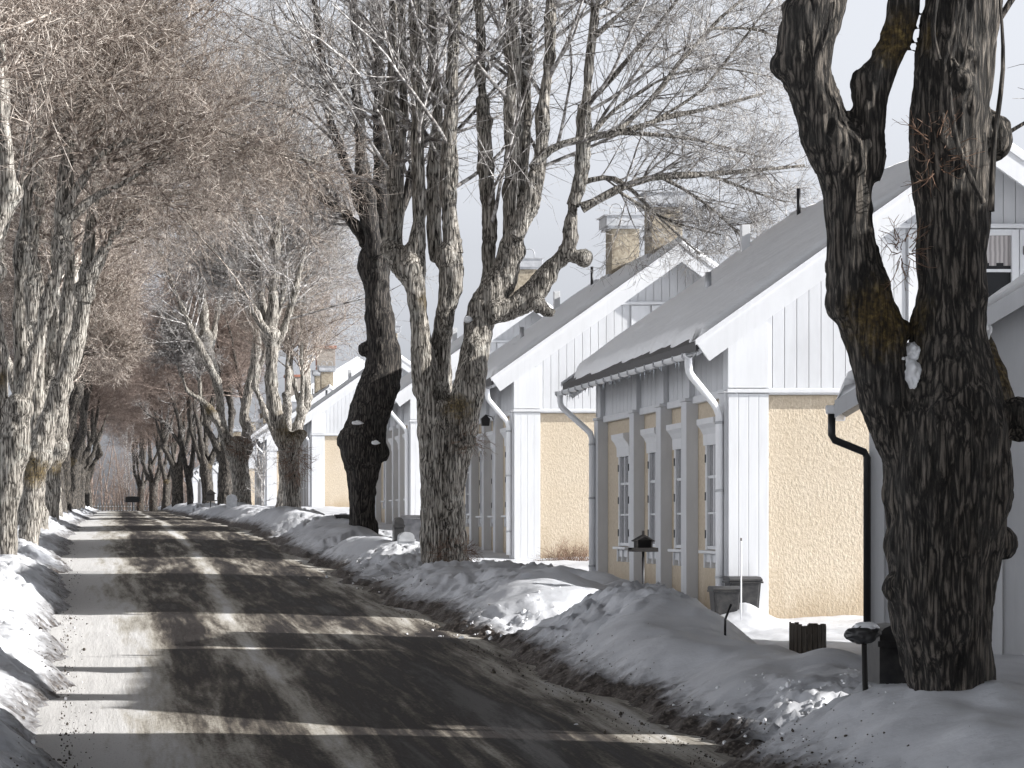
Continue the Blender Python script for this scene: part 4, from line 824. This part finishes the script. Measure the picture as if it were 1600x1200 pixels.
LEFT = [(-3.3, 27.0, G1, 'near linden just outside the left edge, only its overhanging pink twigs in view'), (-2.7, 39.5, G2, 'linden outside the left edge, its reddish twigs hanging over the near road'),
        (-2.2, 72.5, G2, 'left row linden standing between the mossy forked one and the narrow leaning one'), (-2.3, 98, G1, 'left row linden right behind the narrow leaning one'), (-2.4, 113, G3, 'left row linden second behind the narrow leaning one'),
        (-2.5, 130, G4, 'left row linden third behind the narrow leaning one'), (-2.5, 150, G3, 'far left row linden opposite the tree with the snapped limb'), (-2.6, 172, G4, 'far left row linden fourth from the end of the road'),
        (-2.6, 198, G3, 'far left row linden third from the end of the road'), (-2.6, 228, G4, 'far left row linden second from the end of the road'), (-2.6, 262, G3, 'last linden of the left row, at the end of the road')]
RIGHT = [(6.6, 106, G2, 'right row linden just behind the mossy stub tree'), (5.9, 146, G4, 'right row linden right behind the snapped limb'), (5.9, 172, G3, 'right row linden behind the one with the snapped limb'), (5.0, 216, G4, 'stout dark forked linden right of the cluster near the end of the road'), (4.4, 236, G3, 'dark linden in the middle of the far cluster on the right side'),
         (3.6, 258, G4, 'dark linden second from the left of the far right cluster'), (2.6, 284, G3, 'leftmost dark linden of the far right cluster, beside the road end')]
used = set(); kk = 0
for (x, y_, g, lab) in LEFT+RIGHT:
    o = g if id(g) not in used else copy_tree(g); used.add(id(g)); kk += 1
    place(o, x, y_, lab, kk*2.1, .92+.05*(kk % 4))
# slim young tree with two stems
Yy = 185.0; T = lambda pts, oy=0: tpx(Yy, pts, oy=oy); trunks = [T([(297, 800, 6), (297, 770, 6), (292, 735, 5)])]
st = [T([(293, 745, 4), (284, 700, 3.5), (280, 660, 3), (270, 620, 2.5), (262, 590, 1.5)]), T([(297, 745, 4), (303, 700, 3.5), (303, 640, 3), (305, 590, 2)]), T([(284, 700, 2.5), (262, 662, 2), (232, 650, 1.5), (215, 628, 1)])]
make_tree('slim young tree with two thin upright stems near the far houses', tuple(T([(297, 795, 1)])[0][:3]), trunks, st, [], 41, .07, 'barkdark', 'twig', .5, [], dict(n1=12, n2_=5, n3=4, l1=.3, minr=.011), extra_group='young trees')

# --- woods beyond the end of the road: one mass
rng = np.random.default_rng(9); bf = Buf(); n = 520
bx = rng.uniform(-60, 75, n); by_ = rng.uniform(345, 400, n); P0 = np.stack([bx, by_, road_z(by_)-.3], -1)
P, q = grow(rng, P0, np.tile([0, 0, 1.], (n, 1))+rng.normal(0, .08, (n, 3)), rng.uniform(7, 16, n), rng.uniform(.05, .14, n), 8, .05, .03, .2); bf.add(*tubes(P, q, 4))
Q, D_, L1, R1 = spawn(rng, P, q, 16, .06, .7, .25, np.full(n, 10.), .5); P1, q1 = grow(rng, Q, D_, L1, np.clip(R1, .02, .05), 5, .14, .06, .4); bf.add(*tubes(P1, q1, 3))
Q, D_, L2, R2 = spawn(rng, P1, q1, 5, .1, .7, .5, L1, .6); P2_, q2 = grow(rng, Q, D_, L2, np.clip(R2, .012, .02), 3, .2, .04, .6); bf.add(*tubes(P2_, q2, 3))
wd = link('bare_woods', bf.mesh('woods'), M['twigfar']); tag(wd, 'dense brown leafless woods closing off the far end of the road', 'woods', kind='stuff')

# ------------------------------------------------------------------ small things
def at(px, py, Yd): s_ = Yd/F; return Vector(((px-VX)*s_, Yd, ZC+(VY-py)*s_))
# bird feeder
p = at(1005, 862, 37.6); z0 = gz(p.x, p.y)-.1
o = thing('bird_feeder', (p.x, p.y, z0), 'black house shaped bird table on a thin pole in the snow bank', 'bird feeder')
hh = p.z-z0; k = MB(); k.tube([(0, 0, 0), (0, 0, hh)], .018, 8); k.build('pole', M['black'], o)
k = MB(); k.box(-.18, .18, -.15, .15, hh, hh+.03, .004)
k.box(-.18, .18, -.15, -.14, hh+.03, hh+.055); k.box(-.18, .18, .14, .15, hh+.03, hh+.055); k.build('tray', M['darkwood'], o)
k = MB(); k.box(-.11, -.09, -.1, .1, hh+.03, hh+.16); k.box(.09, .11, -.1, .1, hh+.03, hh+.16); k.box(-.09, .09, -.02, .1, hh+.03, hh+.16); k.build('hopper', M['darkwood'], o)
k = MB(); k.prism([(-.145, hh+.15), (0, hh+.235), (.145, hh+.15), (.13, hh+.14), (0, hh+.21), (-.13, hh+.14)], 'y', -.13, .13); k.prism([(-.09, hh+.16), (.09, hh+.16), (0, hh+.21)], 'y', -.10, -.08); rf = k.build('feeder_roof', M['darkwood'], o)
k = MB(); k.box(-.015, .015, -.015, .015, hh+.21, hh+.29); k.build('finial', M['darkwood'], rf)
# wheelie bins
def bin_(loc, rz, mat_, label, group=None, s=1.0):
    o = thing('wheelie_bin', loc, label, 'bin', group, rz); o.scale = (s, s, s)
    k = MB(); A = [(-.27, -.30), (.27, -.30), (.27, .30), (-.27, .30)]; bm = k.bm; v0 = [bm.verts.new((a*.8, b*.78, .03)) for a, b in A]; v1 = [bm.verts.new((a, b, .92)) for a, b in A]
    bm.faces.new(v0[::-1]); bm.faces.new(v1)
    for i in range(4): bm.faces.new((v0[i], v0[(i+1) % 4], v1[(i+1) % 4], v1[i]))
    bmesh.ops.bevel(bm, geom=[e for e in bm.edges if abs(e.verts[0].co.z-e.verts[1].co.z) > .5], offset=.05, segments=3, affect='EDGES'); k.build('body', M[mat_], o)
    k = MB(); k.box(-.30, .30, -.33, .33, .90, .935, .01); k.build('rim', M[mat_], o)
    k = MB(); k.prism([(-.31, .94), (-.30, .975), (-.15, 1.02), (.2, 1.03), (.32, 1.0), (.33, .94)], 'y', -.31, .31)
    k.tube([(.36, -.22, .99), (.36, .22, .99)], .018, 8); k.build('lid', M[mat_], o)
    k = MB()
    for sy in (-.27, .20): k.tube([(.27, sy, .10), (.27, sy+.07, .10)], .10, 16)
    k.build('wheel', M['black'], o); return o
p = at(1135, 955, 36.9); zb = gz(p.x, p.y)-.5
bin_((p.x-.02, p.y, ZC-1.42-.05), R(90), 'plastic', 'dark lidded wheelie bin sunk in snow by the white corner of the first house', s=.62)
bin_((p.x+.36, p.y+.6, ZC-1.42-.03), R(90), 'plastic', 'second dark bin half behind the lidded one at the white corner', s=.72)
p = at(645, 850, 58.5); bin_((p.x, p.y, p.z-.2), R(80), 'greyplastic', 'grey wheelie bin in the snow just left of the pale forked linden', s=.8)
p = at(545, 842, 70); bin_((p.x-.05, p.y, p.z-.4), R(90), 'plastic', 'dark bin mostly hidden left of the dark wet trunk')
# mailboxes
def mailbox(loc, mat_, label, w_=.3, h=.45, z=.75, rz=0, body=True):
    o = thing('mailbox', loc, label, 'mailbox', None, rz); k = MB(); k.box(-.03, .03, -.03, .03, -.3, z+.05, .004); k.build('post', M['darkwood'], o)
    k = MB(); pr = [(-w_/2, z), (w_/2, z), (w_/2, z+h*.8)]+[(w_/2*math.cos(a_), z+h*.8+h*.2*math.sin(a_)) for a_ in np.linspace(.3, 2.84, 7)]+[(-w_/2, z+h*.8)]
    k.prism(pr, 'y', -.22, .16); bd = k.build('box', M[mat_], o); k = MB(); k.box(-w_/2-.02, w_/2+.02, -.245, -.2205, z+h*.62, z+h*.72, .004); k.build('flap', M[mat_], bd); return o
p = at(634, 872, 54); mailbox((p.x, p.y, p.z-.1), 'zinc', 'pale grey mailbox on a short post beside the grey bin', .3, .5, .12)
p = at(622, 862, 55.2); mailbox((p.x, p.y, p.z-.0), 'plastic', 'narrow dark mailbox behind the pale grey one', .2, .55, .15)
p = at(1392, 1062, 21.2); o = mailbox((p.x, p.y, p.z-.02), 'plastic', 'black mailbox leaning against the biggest trunk, its post in the snow', .30, .46, .0)
p = at(1352, 1135, 20.7); o = thing('leaning_post', (p.x, p.y, p.z-.3), 'dark crooked post with a snow capped round head left of the black mailbox', 'post')
hh = (1125-985)*20.7/F+.3; k = MB(); k.tube([(0, 0, 0), (.02, 0, .25), (0, 0, hh*.6), (-.01, 0, hh)], [.035, .03, .022, .02], 8); k.build('pole', M['darkwood'], o)
k = MB(); k.blob((-.02, 0, hh+.02), (.13, .12, .07), 3, .2); k.build('head', M['plastic'], o); k = MB(); k.blob((.0, 0, hh+.075), (.1, .1, .035), 5, .15); k.build('snow_cap', M['snow'], o)
p = at(362, 792, 120); mailbox((p.x, p.y, p.z-.5), 'zinc', 'distant pale mailbox at the foot of the linden with the snapped limb', .45, .7, .35)
p = at(207, 785, 225); mailbox((p.x, p.y, p.z-1.0), 'plastic', 'dark mailbox by the right road edge near the far woods', 1.2, .5, 1.0)
# wooden slatted tub
p = at(1262, 1005, 29.5); z0 = gz(p.x, p.y)
o = thing('wooden_tub', (p.x, p.y, p.z-.05), 'weathered wooden slatted tub poking out of the snow below the yellow gable', 'tub')
rn = random.Random(3); tz = .36
for j in range(22):
    a_ = j*2*math.pi/22; k_ = MB(); x_, y2 = .185*math.cos(a_), .185*math.sin(a_); h_ = tz+rn.uniform(-.03, .02)
    k_.box(-.024, .024, -.010, .010, -.25, h_, .003); ob = k_.build('slat', M['wood'], o, (x_, y2, -.1)); ob.rotation_euler = (0, 0, a_+math.pi/2)
k = MB(); k.tube([(0, 0, -.3), (0, 0, tz-.22)], .17, 20); k.build('fill', M['snow'], o)
# stakes
p = at(1158, 945, 36.2); o = thing('marker_stake', (p.x, p.y, p.z-.2), 'thin pale straight stake in front of the dark lidded bin', 'stake'); k = MB(); k.tube([(0, 0, 0), (0, 0, 1.05)], .010, 8); k.build('stick', M['pipe'], o)
k = MB(); k.tube([(0, 0, 1.051), (0, 0, 1.09)], .011, 8); k.build('tip', M['wood'], o)
p = at(1133, 990, 28.8); o = thing('bent_stake', (p.x, p.y, p.z-.15), 'short dark bent stake in the shaded snow bank left of the wooden tub', 'stake')
k = MB(); k.tube([(0, 0, 0), (0, 0, .30), (.065, 0, .46)], .013, 8); k.build('stick', M['black'], o)
# wall lantern on second house
p = at(757, 668, 62.0); o = thing('wall_lantern', (8.50, 61.0, p.z), 'small black bracket lantern on the shaded wall of the second house', 'lantern')
k = MB(); k.tube([(0, 0, -.3), (0, 0, .1), (-.05, 0, .2), (-.2, 0, .25)], .012, 6); k.build('bracket', M['black'], o); k = MB(); k.prism([(-.28, .0), (-.12, .0), (-.1, .16), (-.2, .25), (-.3, .16)], 'y', -.08, .08); k.build('lamp_shade', M['black'], o)
# shrubs
def shrub(px, py, Yd, rx, rz_, n, label, ln=.5):
    p = at(px, py, Yd); me = tuft_mesh((0, 0, 0), (rx, rx*.5, rz_), n, int(px), ln, .005, -.6); o = link('shrub', me, M['tuft'], None, tuple(p)); tag(o, label, 'shrub')
shrub(892, 892, 57.2, .55, .28, 420, 'rounded brown leafless shrub against the second yellow gable')
shrub(655, 850, 77.5, .25, .6, 160, 'reddish bare shrub beside the third house corner')
shrub(948*0+228, 790, 240, 1.2, 1.2, 120, 'low brown scrub by the far dark trunks', .9)
# wispy saplings between the far trees
def sapling(px, py, Yd, h_, label, seed):
    p = at(px, py, Yd); rng = np.random.default_rng(seed); st = [[(0, 0, -.4, .03), (rng.normal(0, .1), 0, h_*.5, .02), (rng.normal(0, .3), 0, h_, .008)] for _ in range(3)]
    bf = Buf()
    for s_ in st: bf.add(*tubes(np.array(s_)[None, :, :3], np.array(s_)[None, :, 3], 5))
    root = thing('sapling', tuple(p), label, 'sapling', 'bare saplings'); link('stem', bf.mesh('stem'), M['twig'], root); link('crown', crown_mesh(st, seed, n1=10, n2_=4, n3=2, l1=.28, minr=.007), M['twig'], root)
sapling(410, 798, 118, 3.6, 'thin bare sapling between the snapped limb linden and the mossy one', 5)
sapling(200, 785, 250, 7, 'pale bare sapling standing in front of the far woods', 6)
# distant picket fence
o = thing('picket_fence', (-1.5, 330, float(road_z(np.array([330.]))[0])), 'low pale picket fence across the far end of the road before the woods', 'fence')
k = MB()
for j in range(60): k.box(-8+j*.36, -8+j*.36+.12, 0, .04, -.2, .95)
k.build('pickets', M['wood'], o); k = MB(); k.box(-8, 13.6, .041, .08, .2, .28); k.box(-8, 13.6, .041, .08, .7, .78); k.build('rail', M['zinc'], o)
# second bird feeder, far off
p = at(329, 783, 150); o = thing('bird_feeder', (p.x, p.y, p.z-1.2), 'tiny distant dark bird table in front of the far white corner strips', 'bird feeder')
k = MB(); k.tube([(0, 0, 0), (0, 0, 1.2)], .03, 6); k.build('pole', M['black'], o); k = MB(); k.box(-.35, .35, -.25, .25, 1.2, 1.25); k.build('tray', M['darkwood'], o)
k = MB(); k.box(-.22, .22, -.2, .2, 1.251, 1.6); k.prism([(-.32, 1.601), (.32, 1.601), (0, 1.85)], 'y', -.25, .25); k.build('feeder_roof', M['darkwood'], o)

# ------------------------------------------------------------------ loose clods along the banks
def clods(name, n, seed, xy, size, m, label):
    rng = np.random.default_rng(seed)
    g = [-1, 0, 1]; V0 = []; Q0 = []
    for ax in range(3):
        for sg in (-1, 1):
            b0 = len(V0)
            for i in g:
                for j in g: p_ = [0, 0, 0]; p_[ax] = sg; p_[(ax+1) % 3] = i; p_[(ax+2) % 3] = j; V0.append(p_)
            for i in range(2):
                for j in range(2): q_ = [b0+i*3+j, b0+(i+1)*3+j, b0+(i+1)*3+j+1, b0+i*3+j+1]; Q0.append(q_ if sg > 0 else q_[::-1])
    V0 = np.array(V0, float); V0 /= np.linalg.norm(V0, axis=1, keepdims=True); Q0 = np.array(Q0)
    x, y_ = xy(rng, n); z, _ = ground_h(x, y_); z = np.where((x > ledge(y_)) & (x < redge(y_)), road_z(y_)-.02, z)
    s_ = size*np.exp(rng.normal(0, .5, n)); P = np.stack([x, y_, z+s_*.05], -1)
    W = V0[None]*s_[:, None, None]*rng.uniform(.5, 1.1, (n, 1, 3)); W = W*(1+.6*noise(W/s_[:, None, None]*1.3+P[:, None, :]*7, seed)[..., None])
    a_ = rng.uniform(0, 6.28, n); c_, s2 = np.cos(a_)[:, None], np.sin(a_)[:, None]; W = np.stack([W[..., 0]*c_-W[..., 1]*s2, W[..., 0]*s2+W[..., 1]*c_, W[..., 2]], -1)
    V = (W+P[:, None, :]).reshape(-1, 3); Q = (Q0[None]+np.arange(n)[:, None, None]*len(V0)).reshape(-1, 4)
    o = link(name, quadmesh(name, V, Q), m); tag(o, label, 'clods', kind='stuff')
def foot(rng, n):
    y_ = 17+rng.exponential(1, n)*16; side = rng.random(n) < .7; d_ = rng.normal(0, .26, n); return np.where(side, redge(y_)+.12+d_, ledge(y_)-.05-d_*.6), y_
def heap(rng, n):
    k_ = rng.integers(0, 4, n); cx = np.array([5.9, 5.3, 5.5, -1.3])[k_]; cy = np.array([22.6, 35.3, 50, 27])[k_]; sx = np.array([.55, .6, .7, .5])[k_]; sy = np.array([1.0, .6, 2, 6])[k_]; return cx+rng.normal(0, 1, n)*sx, cy+rng.normal(0, 1, n)*sy
clods('dirty_clods', 4200, 5, foot, .0055, M['wood'], 'dark frozen grit and dirt crumbs along the road edges')
clods('snow_clods', 700, 6, heap, .014, M['snow'], 'broken white snow clods thrown up on the banks')
